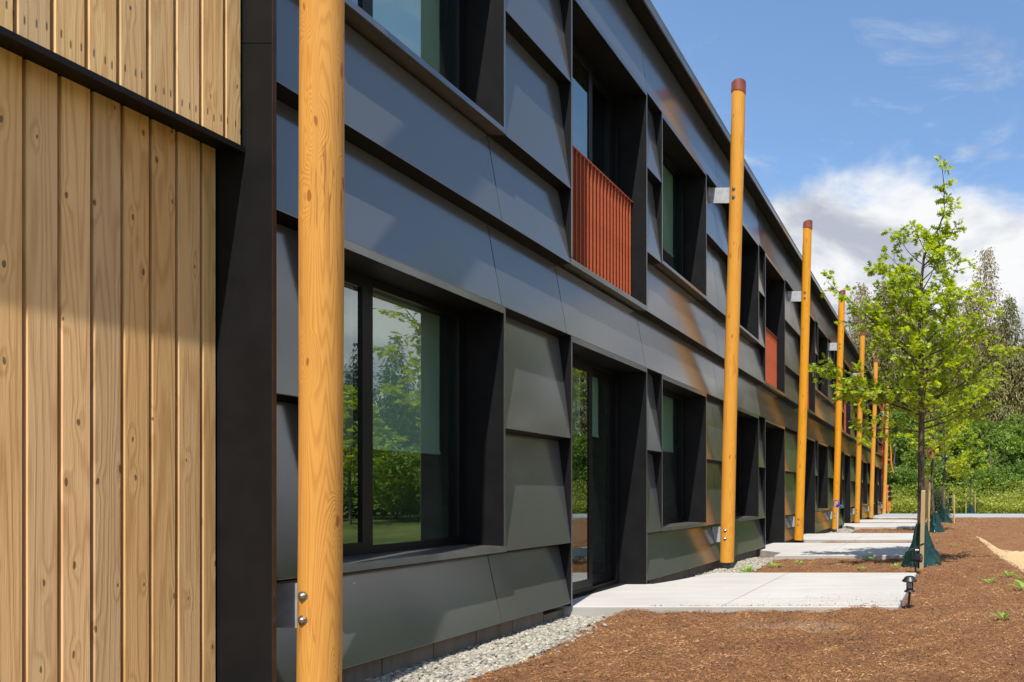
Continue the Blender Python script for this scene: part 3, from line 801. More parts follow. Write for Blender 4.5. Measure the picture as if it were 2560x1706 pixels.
def shreds():
    R = []
    for x0, x1, y0, y1, n, s in ((-3.1, 2.6, 3.9, 6.6, 82000, 1.0), (-3.1, 2.4, 6.6, 10.2, 56000, 1.05), (-3.0, 2.2, 10.2, 16.5, 34000, 1.35), (-3.0, 3.8, 16.5, 33, 34000, 1.8)):
        R.append(np.stack([rng.uniform(x0, x1, n), rng.uniform(y0, y1, n), np.full(n, s)], 1))
    P = np.concatenate(R)
    x, y = P[:, 0], P[:, 1]
    keep = (x > gravel_edge(y)+rng.normal(0.03, 0.035, len(P))) & (~in_slab(x, y)) & ((x < crest(y)+0.15+rng.normal(0, 0.15, len(P))) | (y > 21.5))
    P = P[keep]
    q = np.stack([rng.normal(-0.9, 0.5, 900), 6.6+np.abs(rng.normal(0, 0.5, 900)), np.full(900, 0.6)], 1); q = np.concatenate([q, np.stack([rng.uniform(-2.8, -0.5, 500), 6.57+np.abs(rng.normal(0, 0.05, 500)), np.full(500, 0.8)], 1)])
    q = q[in_slab(q[:, 0], q[:, 1])]; P = np.concatenate([P, q]); x, y, s = P.T
    n = len(P); on = in_slab(x, y)
    L = rng.gamma(2.0, 0.0070, n)*s; L = np.clip(L, 0.008, 0.085*s); w = np.clip(L*rng.uniform(0.08, 0.28, n), 0.0016*s, 0.007*s)
    th = rng.uniform(0, 6.283, n); ph = rng.normal(0.10, 0.33, n)*(1-0.9*on)
    ax = np.stack([np.cos(th)*np.cos(ph), np.sin(th)*np.cos(ph), np.sin(ph)], 1)
    sd = np.stack([-np.sin(th), np.cos(th), rng.normal(0, 0.5, n)], 1); up = np.array([0, 0, 1.0])
    clump = fbm(x*5+40, y*5, 3)
    c = np.stack([x, y, np.where(on, -1.048, G(x, y)+0.004)+(1-on)*np.maximum(0, rng.uniform(-0.004, 0.014, n)+clump*0.03)*np.minimum(s, 1.3)], 1)
    a = c-ax*L[:, None]/2; b = c+ax*L[:, None]/2; q = sd*w[:, None]/2
    mid = c + up*(w*0.9)[:, None]
    V = np.stack([a, c-q, c+q, b, mid], 1).reshape(-1, 3)
    F = (np.array([(0, 1, 4), (0, 4, 2), (1, 3, 4), (2, 4, 3)])[None] + (np.arange(n)*5)[:, None, None]).reshape(-1, 3)
    tint = np.clip(rng.beta(2.0, 2.4, n) + clump*0.7 + 0.35*fbm(x*1.3+9, y*1.3, 3), 0, 1)
    me = np_mesh('mulch', V, F, 'bark_shreds', np.repeat(tint, 5), False)
    tag(link('mulch', me), 'loose red brown bark shreds spread over the planting bed', 'mulch', kind='stuff')
shreds()

# ------------------------------------------------------------------ trees
def leaf_cards(P, D, L, Wd, tint, fold=0.15, up=None):
    """diamond leaves: base point P, direction D, length L, width Wd (arrays) -> verts, tri faces, tint"""
    n = len(P)
    r = rng.normal(0, 1, (n, 3)); r[:, 2] += 0.0 if up is None else up
    s = np.cross(D, r); s /= np.linalg.norm(s, axis=1, keepdims=True)+1e-9
    nn = np.cross(s, D)
    m = P + D*(L*0.45)[:, None]
    V = np.stack([P, m+s*(Wd/2)[:, None]+nn*(L*fold)[:, None], P+D*L[:, None], m-s*(Wd/2)[:, None]+nn*(L*fold)[:, None]], 1).reshape(-1, 3)
    F = (np.array([(0, 1, 2), (0, 2, 3)])[None]+(np.arange(n)*4)[:, None, None]).reshape(-1, 3)
    return V, F, np.repeat(tint, 4)

# lobed oak leaf outline (flat fan round the midrib), length 1
OAK = [(0, 0), (0.05, 0.12), (0.22, 0.16), (0.27, 0.24), (0.09, 0.30), (0.10, 0.38), (0.38, 0.50), (0.36, 0.58), (0.11, 0.56), (0.10, 0.64), (0.27, 0.80), (0.24, 0.86), (0.07, 0.82), (0.0, 1.0)]
OV = np.array([(x, y) for x, y in OAK] + [(-x, y) for x, y in OAK[-2:0:-1]])
def oak_shape():
    n = len(OV); v = [(x, y, 0.10*abs(x)+0.12*y*(1-y)-0.10*y*y) for x, y in OV]; v.append((0, 0.5, 0.02))
    f = [(i, (i+1) % n, n) for i in range(n)]
    return np.array(v), np.array(f)
OSV, OSF = oak_shape()
def oak_leaves(P, D, L, tint):
    n = len(P); r = rng.normal(0, 0.55, (n, 3)); r[:, 2] += 1.0
    s = np.cross(D, r); s /= np.linalg.norm(s, axis=1, keepdims=True)+1e-9
    nn = np.cross(s, D)
    k = len(OSV)
    V = P[:, None] + (OSV[None, :, 0, None]*s[:, None] + OSV[None, :, 1, None]*D[:, None] + OSV[None, :, 2, None]*nn[:, None])*L[:, None, None]
    F = (OSF[None]+(np.arange(n)*k)[:, None, None]).reshape(-1, 3)
    return V.reshape(-1, 3), F, np.repeat(tint, k), (s, D, nn)

def norm(v): return v/(np.linalg.norm(v)+1e-9)
def grow_oak(trunk, rad, prim, seed, nleaf, L0, twig_n=7):
    """returns (trunk MB, branch MB, leaf base points, leaf directions). trunk: list of points; prim: (height index 0..1, direction, length)"""
    r = np.random.default_rng(seed)
    T = np.array(trunk, float)
    tb = MB(); tb.tube([tuple(p) for p in T], rad, 10)
    brs = []; P = []; D = []
    seglen = np.concatenate([[0], np.cumsum(np.linalg.norm(np.diff(T, axis=0), axis=1))]); tot = seglen[-1]
    def at(s):
        return np.array([np.interp(s*tot, seglen, T[:, k]) for k in range(3)])
    tr = np.interp
    def add_leaves(a, b, cnt, spread=0.8):
        ax = norm(b-a)
        for _ in range(cnt):
            f = r.uniform(0.15, 1.05); p = a+(b-a)*f
            d = norm(ax*0.8 + r.normal(0, spread, 3)*np.array([1, 1, 0.55]) + np.array([0, 0, -0.08]))
            P.append(p + d*0.02); D.append(d)
    for s, d, ln in prim:
        bb = MB(); brs.append(bb)
        p = at(s); d = norm(np.array(d, float)); pts = [p]; n = 6
        for i in range(n):
            d = norm(d + r.normal(0, 0.10, 3) + np.array([0, 0, 0.05])); pts.append(pts[-1] + d*ln/n)
        r0 = 0.004 + 0.010*ln
        bb.tube([tuple(q) for q in pts], [max(0.0025, r0*(1-0.85*i/n)) for i in range(n+1)], 5, cap=False)
        nt = max(2 if s > 0.66 else 3, int(twig_n*ln*(0.75 if s > 0.66 else 1)))
        for k in range(nt):
            f = r.uniform(0.22, 1.0); i = min(n-1, int(f*n)); q = pts[i]+(pts[i+1]-pts[i])*(f*n-i)
            ax = norm(pts[i+1]-pts[i]); side = norm(np.cross(ax, r.normal(0, 1, 3)) * np.array([1, 1, 0.6]))
            td = norm(ax*0.75 + side*0.9); tl = r.uniform(0.16, 0.42)*(0.55+0.5*ln)*(1.15-0.5*f)
            e = q + td*tl + np.array([0, 0, -0.03])
            m = (q+e)/2 + r.normal(0, 0.02, 3)
            bb.tube([tuple(q), tuple(m), tuple(e)], [0.0038, 0.003, 0.0018], 4, cap=False)
            add_leaves(q, m, 4); add_leaves(m, e, 7, 0.9)
        add_leaves(pts[-2], pts[-1], 6)
    P = np.array(P); D = np.array(D)
    if len(P) > nleaf:
        k = r.permutation(len(P))[:nleaf]; P, D = P[k], D[k]
    return tb, brs, P, D

def oak_prims(r, s0, s1, n, lmax, lmin):
    out = []
    for i in range(n):
        f = i/(n-1); s = s0+(s1-s0)*f; az = i*2.399+r.uniform(-0.4, 0.4)
        ln = (lmin+(lmax-lmin)*(1-f)**0.85)*r.uniform(0.75, 1.12)
        if f < 0.08: ln *= 0.8
        out.append((s, (math.cos(az), math.sin(az), 0.22+0.55*f+r.uniform(-0.1, 0.15)), ln))
    return out

def first_oak():
    Y = 11.0; k = Y/1740
    pix = [(2300, 1412), (2302, 1300), (2303, 1180), (2304, 1066), (2303, 920), (2301, 830), (2301, 761), (2304, 698), (2310, 639), (2325, 609), (2348, 569), (2361, 529), (2360, 463), (2355, 417)]
    trunk = [((x-2360)*k, Y+0.02*math.sin(i), (1238-y)*k) for i, (x, y) in enumerate(pix)]
    base = trunk[0]
    t = thing('oak_tree', base, 'young oak with the green watering bag standing nearest, in front of the second slab', 'tree', 'young street oaks in the mulch bed')
    r = np.random.default_rng(5)
    rad = np.interp(np.arange(14), [0, 3, 6, 9, 13], [0.062, 0.052, 0.032, 0.014, 0.005])
    prim = oak_prims(r, 0.335, 0.80, 44, 1.5, 0.40)
    prim += [(0.50, (-1.0, -0.25, 0.62), 1.9), (0.37, (-1.0, 0.15, 0.36), 1.75), (0.40, (1.0, 0.0, 0.42), 1.6), (0.46, (0.95, -0.35, 0.55), 1.65), (0.74, (0.62, 0.1, 0.75), 0.95), (0.33, (-0.9, -0.5, 0.1), 1.25), (0.35, (0.9, -0.4, 0.12), 1.25), (0.62, (0.7, 0.3, 0.6), 1.25), (0.38, (0.2, -1, 0.25), 1.2), (0.44, (-0.3, -1, 0.35), 1.3)]
    for s in np.linspace(0.80, 0.985, 7):
        prim.append((s, (r.normal(), r.normal(), 0.9), 0.12))
    tb, brs, P, D = grow_oak(trunk, list(rad), prim, 5, 8600, 0.11, 11)
    tb.build('trunk', 'young_bark', t, base); [q.build('branch', 'young_bark', t, base) for q in brs]
    n = len(P); L = rng.uniform(0.06, 0.13, n)
    tint = np.clip(rng.beta(1.5, 1.5, n)*0.9 + 0.12*(P[:, 2]-1.5)/3 + 0.25*fbm(P[:, 0]*3, P[:, 2]*3+P[:, 1], 2), 0, 1)
    near = np.argsort(P[:, 1]-L*2)[:300]; rest = np.setdiff1d(np.arange(n), near)
    V, F, T, _ = oak_leaves(P[rest], D[rest], L[rest], tint[rest])
    me = np_mesh('foliage', V-np.array(base), F, 'oak_leaf', T, True)
    fo = link('foliage', me, t, base); tag(fo, kind='stuff')
    # the leaves nearest the viewer, each an object of its own
    vs = []
    for q in np.linspace(0.15, 0.95, 6):
        vs.append(np_mesh('leaf', OSV, OSF, 'oak_leaf', np.full(len(OSV), q), True))
    from mathutils import Matrix
    for i in near:
        d = D[i]; rr = rng.normal(0, 0.55, 3); rr[2] += 1
        s = norm(np.cross(d, rr)); nn = np.cross(s, d)
        o = bpy.data.objects.new('leaf', vs[min(5, int(tint[i]*6))]); COL.objects.link(o); o.parent = t
        Mx = Matrix(((s[0], d[0], nn[0], 0), (s[1], d[1], nn[1], 0), (s[2], d[2], nn[2], 0), (0, 0, 0, 1)))
        loc = Vector(P[i])-Vector(base)
        o.matrix_local = Matrix.Translation(loc) @ Mx @ Matrix.Diagonal((L[i], L[i], L[i], 1))
        ORG[o.name] = Vector(P[i])
    return t
first_oak()

def oak(base, h, seed, label, group, nleaf=2400, leaf=0.12, lmax=1.3, np_=26):
    r = np.random.default_rng(seed)
    pts = [(base[0]+0.05*math.sin(i*1.1+seed)*(i > 1), base[1]+0.05*math.cos(i*0.9+seed)*(i > 1), base[2]+h*i/9) for i in range(10)]
    rad = list(np.interp(np.arange(10), [0, 4, 9], [0.052, 0.036, 0.006]))
    t = thing('oak_tree', base, label, 'tree', group)
    tb, brs, P, D = grow_oak(pts, rad, oak_prims(r, 0.34, 0.95, np_, lmax, 0.3), seed, nleaf, leaf, 6)
    tb.build('trunk', 'young_bark', t, base); [q.build('branch', 'young_bark', t, base) for q in brs]
    n = len(P); L = rng.uniform(0.6, 1.15, n)*leaf
    V, F, T, _ = oak_leaves(P, D, L, np.clip(rng.beta(2.2, 1.8, n)+0.1, 0, 1))
    fo = link('foliage', np_mesh('foliage', V-np.array(base), F, 'oak_leaf', T, True), t, base); tag(fo, kind='stuff')
    return t
g = 'young street oaks in the mulch bed'
oak((-0.32, 20.7, gz(-0.32, 20.7)-0.02), 5.6, 21, 'young oak carrying the wooden birdhouse, second from the camera', g, 2600, 0.14)
oak((0.0, 27.7, gz(0, 27.7)-0.02), 5.4, 22, 'young oak beside the black bollard light, with a pale green bag', g, 2400, 0.15)
oak((1.55, 41.0, -1.16), 5.6, 23, 'young oak across the far path in front of the hedge', g, 2400, 0.17)
# oaks out to the right of the picture, mirrored in the glass
g2 = 'oaks on the rough grass right of the mulch bed'
for i, (x, y, h) in enumerate(((15.8, 27.5, 6.4), (21, 44, 7.6), (19, 18, 6.4))):
    oak((x, y, (gz(x, y) if y < 33 else -1.1)-0.05), h*0.85, 31+i, ['leafy oak right of the swale short of the path', 'leafy oak across the path far to the right', 'leafy oak in the rough grass far right of the near slab'][i], g2, 4200, 0.20, 2.3, 34)

# conifers and broadleaf trees: a few meshes shared by all
def conifer_mesh(name, H, Rb, mats, seed, dens=1.0, droop=0.5, sparse_top=0.25, card=0.55):
    r = np.random.default_rng(seed); P = []; D = []; L = []
    nb = int(150*dens)
    for i in range(nb):
        f = (i+r.random())/nb; z = H*(0.06+0.94*f); R = Rb*(1-f)**0.62*r.uniform(0.55, 1.12)+0.15
        az = r.uniform(0, 6.283); cnt = int((16 if f < 1-sparse_top else 9)*(0.4+R/Rb)*1.6)
        t = r.uniform(0.12, 1, cnt)
        px = np.cos(az)*R*t; py = np.sin(az)*R*t; pz = z + 0.18*R*t - droop*R*t*t + r.normal(0, 0.10, cnt)
        jit = r.normal(0, 0.16+0.06*R, (cnt, 3)); jit[:, 2] *= 0.6
        P.append(np.stack([px, py, pz], 1)+jit)
        d = np.stack([np.cos(az)*np.full(cnt, 0.5), np.sin(az)*np.full(cnt, 0.5), np.full(cnt, -0.55-0.4*droop)], 1)+r.normal(0, 0.35, (cnt, 3))
        D.append(d/np.linalg.norm(d, axis=1, keepdims=True)); L.append(r.uniform(0.5, 1.15, cnt)*card*(0.55+0.45*(1-f)))
    P = np.concatenate(P); D = np.concatenate(D); L = np.concatenate(L); n = len(P)
    V, F, T = leaf_cards(P, D, L, L*r.uniform(0.22, 0.42, n), np.clip(r.beta(2, 2, n)+0.5*fbm(P[:, 0]*0.9+P[:, 1], P[:, 2]*0.6, 2), 0, 1))
    return np_mesh(name, V, F, mats, T)
def broad_mesh(name, H, R, mats, seed, n=7000, leaf=0.30, clumps=46):
    r = np.random.default_rng(seed); P = []; D = []; T = []
    for c in range(clumps):
        u = r.normal(0, 1, 3); u /= np.linalg.norm(u); rr = r.uniform(0.35, 1.0)**0.6
        ctr = np.array([u[0]*R*rr*0.85, u[1]*R*rr*0.85, H*0.54+u[2]*H*0.42*rr]); cr = r.uniform(0.14, 0.30)*R*1.1
        m = n//clumps; q = r.normal(0, 1, (m, 3)); q /= np.linalg.norm(q, axis=1, keepdims=True)
        q2 = q*(r.uniform(0.35, 1.0, (m, 1))**0.5)*cr*np.array([1, 1, 0.75])
        P.append(ctr+q2); d = q*0.7+r.normal(0, 0.6, (m, 3))+np.array([0, 0, -0.15]); D.append(d/np.linalg.norm(d, axis=1, keepdims=True))
        T.append(np.clip(r.beta(2, 2, m)*0.8+r.uniform(-0.15, 0.3), 0, 1))
    P = np.concatenate(P); D = np.concatenate(D); T = np.concatenate(T); n = len(P)
    P[:, 2] = np.maximum(P[:, 2], 0.05)
    L = r.uniform(0.6, 1.2, n)*leaf
    V, F, T = leaf_cards(P, D, L, L*0.62, T)
    return np_mesh(name, V, F, mats, T)
def trunk_mesh(name, h, r0, mats, limbs=0, seed=0):
    rr = random.Random(seed); b = MB()
    b.tube([(0.12*math.sin(i*1.3+seed)*(i > 0), 0.1*math.cos(i+seed)*(i > 0), h*i/7) for i in range(8)], [r0*(1-0.85*i/7) for i in range(8)], 8, cap=False)
    for k in range(limbs):
        z = h*rr.uniform(0.25, 0.85); az = rr.uniform(0, 6.28); l = rr.uniform(0.18, 0.34)*h*(1.1-z/h)
        b.tube([(0, 0, z), (math.cos(az)*l*0.5, math.sin(az)*l*0.5, z+l*0.35), (math.cos(az)*l, math.sin(az)*l, z+l*0.6)], [r0*0.35, r0*0.22, 0.02], 5, cap=False)
    o = b.build(name, mats, None, (0, 0, 0)); me = o.data; bpy.data.objects.remove(o); return me
CED = [conifer_mesh('crown', 20, 4.9, 'cedar_foliage', 1, 6.5, 0.62, 0.3, 0.60), conifer_mesh('crown', 18, 4.6, 'cedar_foliage', 2, 6.5, 0.7, 0.3, 0.60)]
BRN = [conifer_mesh('crown', 20, 3.7, 'brown_foliage', 3, 5.0, 0.55, 0.35, 0.46), conifer_mesh('crown', 17, 3.3, 'brown_foliage', 4, 5.0, 0.55, 0.35, 0.46)]
FIR = [conifer_mesh('crown', 19, 3.9, 'fir_foliage', 5, 1.9, 0.30, 0.15, 0.66), conifer_mesh('crown', 16, 3.5, 'fir_foliage', 6, 1.8, 0.35, 0.15, 0.62)]
BRD = [broad_mesh('crown', 8.5, 3.6, 'broadleaf_foliage', 7, 9000, 0.34), broad_mesh('crown', 6.5, 3.2, 'broadleaf_foliage', 8, 8000, 0.30), broad_mesh('crown', 4.2, 2.6, 'broadleaf_foliage', 9, 6500, 0.24)]
TCON = trunk_mesh('trunk', 15.0, 0.26, 'forest_bark', 6, 1); TSHR = trunk_mesh('trunk', 2.6, 0.05, 'forest_bark', 7, 4); TBRD = trunk_mesh('trunk', 6.0, 0.14, 'forest_bark', 9, 2)
def far_tree(name, x, y, z, crown, trunk, sc, rot, label, group):
    t = tag(link(name, None, None, (x, y, z)), label, 'tree', group)
    t.scale = (sc*random.uniform(0.92, 1.08), sc*random.uniform(0.92, 1.08), sc); t.rotation_euler = (0, 0, rot)
    for nm, me in (('trunk', trunk), ('crown', crown)):
        o = bpy.data.objects.new(nm, me); COL.objects.link(o); o.parent = t
def hill(x, y): return -1.14 + 0.03*max(0, min(80, y-46)) if y > 33 else -1.5
LB = {'cedar_tree': 'tall cedar with hanging olive brown sprays in the wood beyond the path', 'brown_cedar_tree': 'thin brown half bare cedar rising above the wood beyond the path',
      'fir_tree': 'dark green fir standing deep in the wood beyond the path', 'broadleaf_tree': 'bright green leafy tree at the edge of the wood beyond the path'}
gw = 'wood beyond the far path'
# (kind, list, index, x, y, scale)
WOOD = [('brown_cedar_tree', BRN, 0, 4.0, 66, 1.2), ('brown_cedar_tree', BRN, 1, -5.6, 68, 1.25), ('brown_cedar_tree', BRN, 1, -8.2, 70, 1.28), ('brown_cedar_tree', BRN, 0, 7.4, 68, 0.76), ('brown_cedar_tree', BRN, 1, 1.0, 72, 1.22),
        ('cedar_tree', CED, 0, 5.8, 62, 0.92), ('cedar_tree', CED, 1, 2.0, 63, 0.92), ('cedar_tree', CED, 0, -3.4, 64, 0.95), ('cedar_tree', CED, 1, -7.0, 66, 1.05), ('cedar_tree', CED, 0, 9.5, 64, 0.80), ('cedar_tree', CED, 1, -1.0, 66, 0.95),
        ('cedar_tree', CED, 1, 12.5, 63, 0.8), ('cedar_tree', CED, 0, -11, 68, 0.9), ('fir_tree', FIR, 0, 16, 66, 0.9), ('fir_tree', FIR, 1, -2.4, 74, 0.95), ('fir_tree', FIR, 0, 6.6, 76, 0.78), ('fir_tree', FIR, 1, 3.0, 76, 0.9), ('fir_tree', FIR, 0, -14, 72, 0.95), ('fir_tree', FIR, 1, 21, 64, 1.0), ('cedar_tree', CED, 0, 26, 62, 0.9), ('fir_tree', FIR, 0, 31, 60, 1.0), ('fir_tree', FIR, 1, 10.5, 72, 0.9),
        ('cedar_tree', CED, 1, 3.9, 60, 0.86), ('cedar_tree', CED, 0, 0.4, 61, 0.80), ('cedar_tree', CED, 1, 7.6, 61, 0.84), ('cedar_tree', CED, 0, -5.2, 62, 0.98), ('brown_cedar_tree', BRN, 0, 5.6, 67, 0.86), ('brown_cedar_tree', BRN, 0, -4.2, 66, 1.08), ('brown_cedar_tree', BRN, 1, 2.4, 67, 1.2), ('brown_cedar_tree', BRN, 0, -2.6, 70, 1.1),
        ('broadleaf_tree', BRD, 0, 7.4, 55, 1.0), ('broadleaf_tree', BRD, 1, 4.4, 52, 1.0), ('broadleaf_tree', BRD, 0, 1.2, 56, 0.95), ('broadleaf_tree', BRD, 1, -1.8, 53, 1.0), ('broadleaf_tree', BRD, 0, -4.6, 56, 1.05), ('broadleaf_tree', BRD, 2, -3.4, 48.5, 0.85), ('broadleaf_tree', BRD, 2, 0.0, 49, 0.95), ('broadleaf_tree', BRD, 2, 3.2, 48.6, 0.8), ('broadleaf_tree', BRD, 2, 6.4, 49, 0.95), ('broadleaf_tree', BRD, 1, 10.5, 53, 1.1), ('broadleaf_tree', BRD, 0, 14.5, 55, 1.0), ('broadleaf_tree', BRD, 1, 19, 53, 1.0), ('broadleaf_tree', BRD, 0, 24, 52, 1.1), ('broadleaf_tree', BRD, 2, -6.8, 49.5, 1.0), ('broadleaf_tree', BRD, 0, -8.5, 56, 1.0), ('broadleaf_tree', BRD, 2, 9.4, 48.5, 0.8)]
ORD = ['leftmost', 'second from left', 'third from left', 'fourth from left', 'fifth from left', 'sixth from left', 'seventh from left', 'eighth from left', 'ninth from left', 'tenth from left', 'eleventh from left', 'twelfth from left', 'thirteenth from left', 'fourteenth from left', 'fifteenth from left', 'rightmost']
LB2 = {'cedar_tree': 'of the tall olive cedars in the wood', 'brown_cedar_tree': 'of the thin brown cedars above the wood', 'fir_tree': 'of the dark firs deep in the wood', 'broadleaf_tree': 'of the bright leafy trees edging the wood'}
for k, ms, i, x, y, sc in WOOD:
    peers = sorted(q[3]/q[4] for q in WOOD if q[0] == k); rk = peers.index(x/y)
    far_tree(k, x, y, hill(x, y)-0.1, ms[i], TBRD if k == 'broadleaf_tree' else TCON, sc, random.uniform(0, 6.28), (ORD[-1] if rk == len(peers)-1 else ORD[rk])+' '+LB2[k], gw)
gr = 'wood right of the mulch bed'
LR = {'fir_tree': 'dark green fir in the wood to the right of the mulch bed', 'broadleaf_tree': 'bright leafy tree fronting the wood to the right of the mulch bed', 'cedar_tree': 'olive brown cedar in the wood to the right of the mulch bed'}
for x, y, sc, k, ms, i in ((29, 46.5, 0.62, 'fir_tree', FIR, 0), (24.5, 41.5, 0.52, 'fir_tree', FIR, 1), (36, 52, 0.66, 'fir_tree', FIR, 0)):
    far_tree(k, x, y, -1.2, ms[i], TCON, sc, x, ('nearest', 'second', 'third')[(29, 24.5, 36).index(x)-1]+' dark fir in the thicket right of the far path', 'firs in the thicket right of the far path')
for i, (x, y, sc) in enumerate(((13.8, 30.5, 0.75), (16.0, 31.5, 0.9), (18.2, 33.0, 0.95), (20.5, 34.0, 0.85), (22.8, 32.5, 0.9), (25, 35, 1.0), (20, 29, 0.8), (27.5, 37.5, 1.1), (23.5, 38, 1.0))):
    far_tree('leafy_shrub', x, y, -1.35, BRD[2], TBRD if False else TSHR, sc, i*1.3, ['leftmost', 'second', 'third', 'fourth', 'fifth', 'sixth', 'seventh', 'eighth', 'last'][i]+' rounded leafy shrub in the thicket right of the mulch bed', 'thicket right of the mulch bed')
rs = random.Random(3)
NUM = 'first second third fourth fifth sixth seventh eighth ninth tenth eleventh twelfth thirteenth fourteenth fifteenth sixteenth seventeenth eighteenth nineteenth twentieth'.split() + ['twenty '+q for q in ('first', 'second', 'third', 'fourth')]
NC = {}
def nth(k): NC[k] = NC.get(k, -1)+1; return NUM[NC[k]]
for i in range(30):
    y = -14 + i*3.6 + rs.uniform(-1, 1); x = 60 + rs.uniform(-3, 5) + (2 if i % 2 else 0)
    k, ms = (('fir_tree', FIR), ('cedar_tree', CED), ('fir_tree', FIR))[i % 3]
    far_tree(k, x, y, -1.7 if y < 25 else -1.15, ms[i % 2], TCON, rs.uniform(0.62, 1.0), rs.uniform(0, 6.28), nth(k)+' '+{'fir_tree': 'dark fir', 'cedar_tree': 'olive cedar'}[k]+' from the near end of the wood right of the mulch bed', gr)
for i in range(24):
    y = -10 + i*3.6 + rs.uniform(-1, 1); x = 47 + rs.uniform(-3, 3)
    far_tree('broadleaf_tree', x, y, -1.75 if y < 25 else -1.2, BRD[i % 3], TBRD, rs.uniform(0.8, 1.15), rs.uniform(0, 6.28), nth('b')+' leafy tree from the near end of the wood right of the mulch bed', gr)

def hedge():
    n = 52000
    x = rng.uniform(-7, 26, n); y = rng.uniform(41.5, 47.5, n)
    top = (0.75+0.9*(vnoise(x*0.55+3, y*0.5)-0.25)+0.5*fbm(x*1.7, y*1.7, 3)) * (0.55+0.45*sstep(41.5, 45, y)) + 0.9*sstep(44.5, 47.5, y)
    z = -1.16 + top*(rng.uniform(0, 1, n)**0.55)
    d = rng.normal(0, 1, (n, 3)); d[:, 2] = np.abs(d[:, 2])*0.6+0.1; d /= np.linalg.norm(d, axis=1, keepdims=True)
    L = rng.uniform(0.09, 0.22, n)
    tint = np.clip(rng.beta(2, 1.8, n)*0.8+0.4*fbm(x*0.8, y*0.8, 3)+0.18*(y < 44.5), 0, 1)
    V, F, T = leaf_cards(np.stack([x, y, z], 1), d, L, L*0.6, tint)
    tag(link('hedge_undergrowth', np_mesh('hedge_undergrowth', V, F, 'hedge_foliage', T)), 'low yellow green thicket of brambles along the far side of the path', 'undergrowth', kind='stuff')
hedge()
# small dark spruce between the young oaks
sp = conifer_mesh('foliage', 1.35, 0.48, 'fir_foliage', 12, 1.6, 0.25, 0.1, 0.13)
t = thing('spruce_shrub', (-0.32, 31.2, -1.12), 'small dark spruce shrub behind the green watering bags', 'shrub')
st = MB().tube([(-0.32, 31.2, -1.12), (-0.32, 31.2, -0.1)], [0.03, 0.01], 6).build('trunk', 'young_bark', t)
o = link('foliage', sp, t, (-0.32, 31.2, -1.12)); tag(o, kind='stuff')

# ------------------------------------------------------------------ watering bags, stakes
def water_bag(c, h, R, label, seed):
    b = MB(); seg = 56; nr = 20; r = random.Random(seed); ph = [r.uniform(0, 6.28) for _ in range(6)]
    for i in range(nr):
        f = i/(nr-1); z = h*f
        rad = R*(1-f)**1.2*0.84 + 0.085
        for k in range(seg):
            th = 2*math.pi*k/seg
            w = 1+0.16*(abs(math.sin(2.5*th+ph[0]+f*1.6))-0.6)+0.13*(abs(math.sin(4.5*th+ph[1]-f*2.2))-0.6)+0.05*math.sin(11*th+ph[2]+f*7)+0.16*float(fbm(np.array([th*2.2+seed*9]), np.array([f*5.5]), 3)[0])*(1 if 0.15 < th < 6.1 else 0.3)
            ex = 1.16 if abs(math.cos(th)) > 0.8 and f < 0.35 else 1.0
            b.v.append((c[0]+rad*w*ex*math.cos(th), c[1]+rad*w*math.sin(th)*0.92, c[2]+z+0.02*math.sin(3*th+ph[3])*f))
    for i in range(nr-1):
        for k in range(seg): k2 = (k+1) % seg; b.face((i*seg+k, i*seg+k2, (i+1)*seg+k2, (i+1)*seg+k), None, 0, True)
    b.face([(nr-1)*seg+k for k in range(seg)])
    o = b.build('watering_bag', 'bag_plastic'); tag(o, label, 'watering bag', 'green watering bags round the young oaks')
def stake(x, y, z0, z1, w, lean, label, mm='stake_timber'):
    b = MB(); h = z1-z0
    for i, zz in enumerate((z0, z1-0.02, z1)):
        e = w/2 if i < 2 else w/2-0.006; f = (zz-z0)/h
        b.v += [(x+lean*f-e, y-e, zz), (x+lean*f+e, y-e, zz), (x+lean*f+e, y+e, zz), (x+lean*f-e, y+e, zz)]
    for i in range(2):
        for k in range(4):
            k2 = (k+1) % 4; q = (i*4+k, i*4+k2, i*4+4+k2, i*4+4+k); b.face(q, [(b.v[j][0]+b.v[j][1], b.v[j][2]) for j in q])
    b.face((8, 9, 10, 11), [(0, 0)]*4)
    tag(b.build('stake', mm), label, 'stake', 'timber tree stakes')
water_bag((-0.36, 11.02, -1.115), 0.66, 0.225, 'dark green watering bag round the nearest young oak', 1)
water_bag((-0.26, 20.72, -1.12), 0.62, 0.20, 'green watering bag round the oak with the birdhouse', 2)
water_bag((0.03, 27.7, -1.12), 0.60, 0.20, 'pale green watering bag beside the bollard light', 3)
water_bag((1.58, 41.0, -1.15), 0.60, 0.20, 'green watering bag on the far side of the path', 4)
stake(-0.345, 10.66, -1.2, 0.075, 0.062, 0.03, 'pale stake in front of the nearest watering bag')
stake(-0.29, 11.55, -1.2, 0.29, 0.060, 0.0, 'shaded stake right behind the nearest oak trunk')
stake(-0.46, 20.4, -1.2, 0.36, 0.055, 0.05, 'pale stake left of the second oak')
stake(-0.36, 21.6, -1.2, 0.32, 0.055, 0.0, 'brown stake right behind the second oak')
stake(0.02, 28.3, -1.2, 0.28, 0.05, 0.0, 'stake close behind the third oak')
stake(0.40, 27.0, -1.2, 0.02, 0.05, 0.0, 'lone thin stake between bollard light and third watering bag')
stake(1.3, 41.2, -1.2, 0.1, 0.05, 0.0, 'left stake of the oak across the path')
stake(1.85, 41.2, -1.2, 0.12, 0.05, 0.0, 'right stake of the oak across the path')
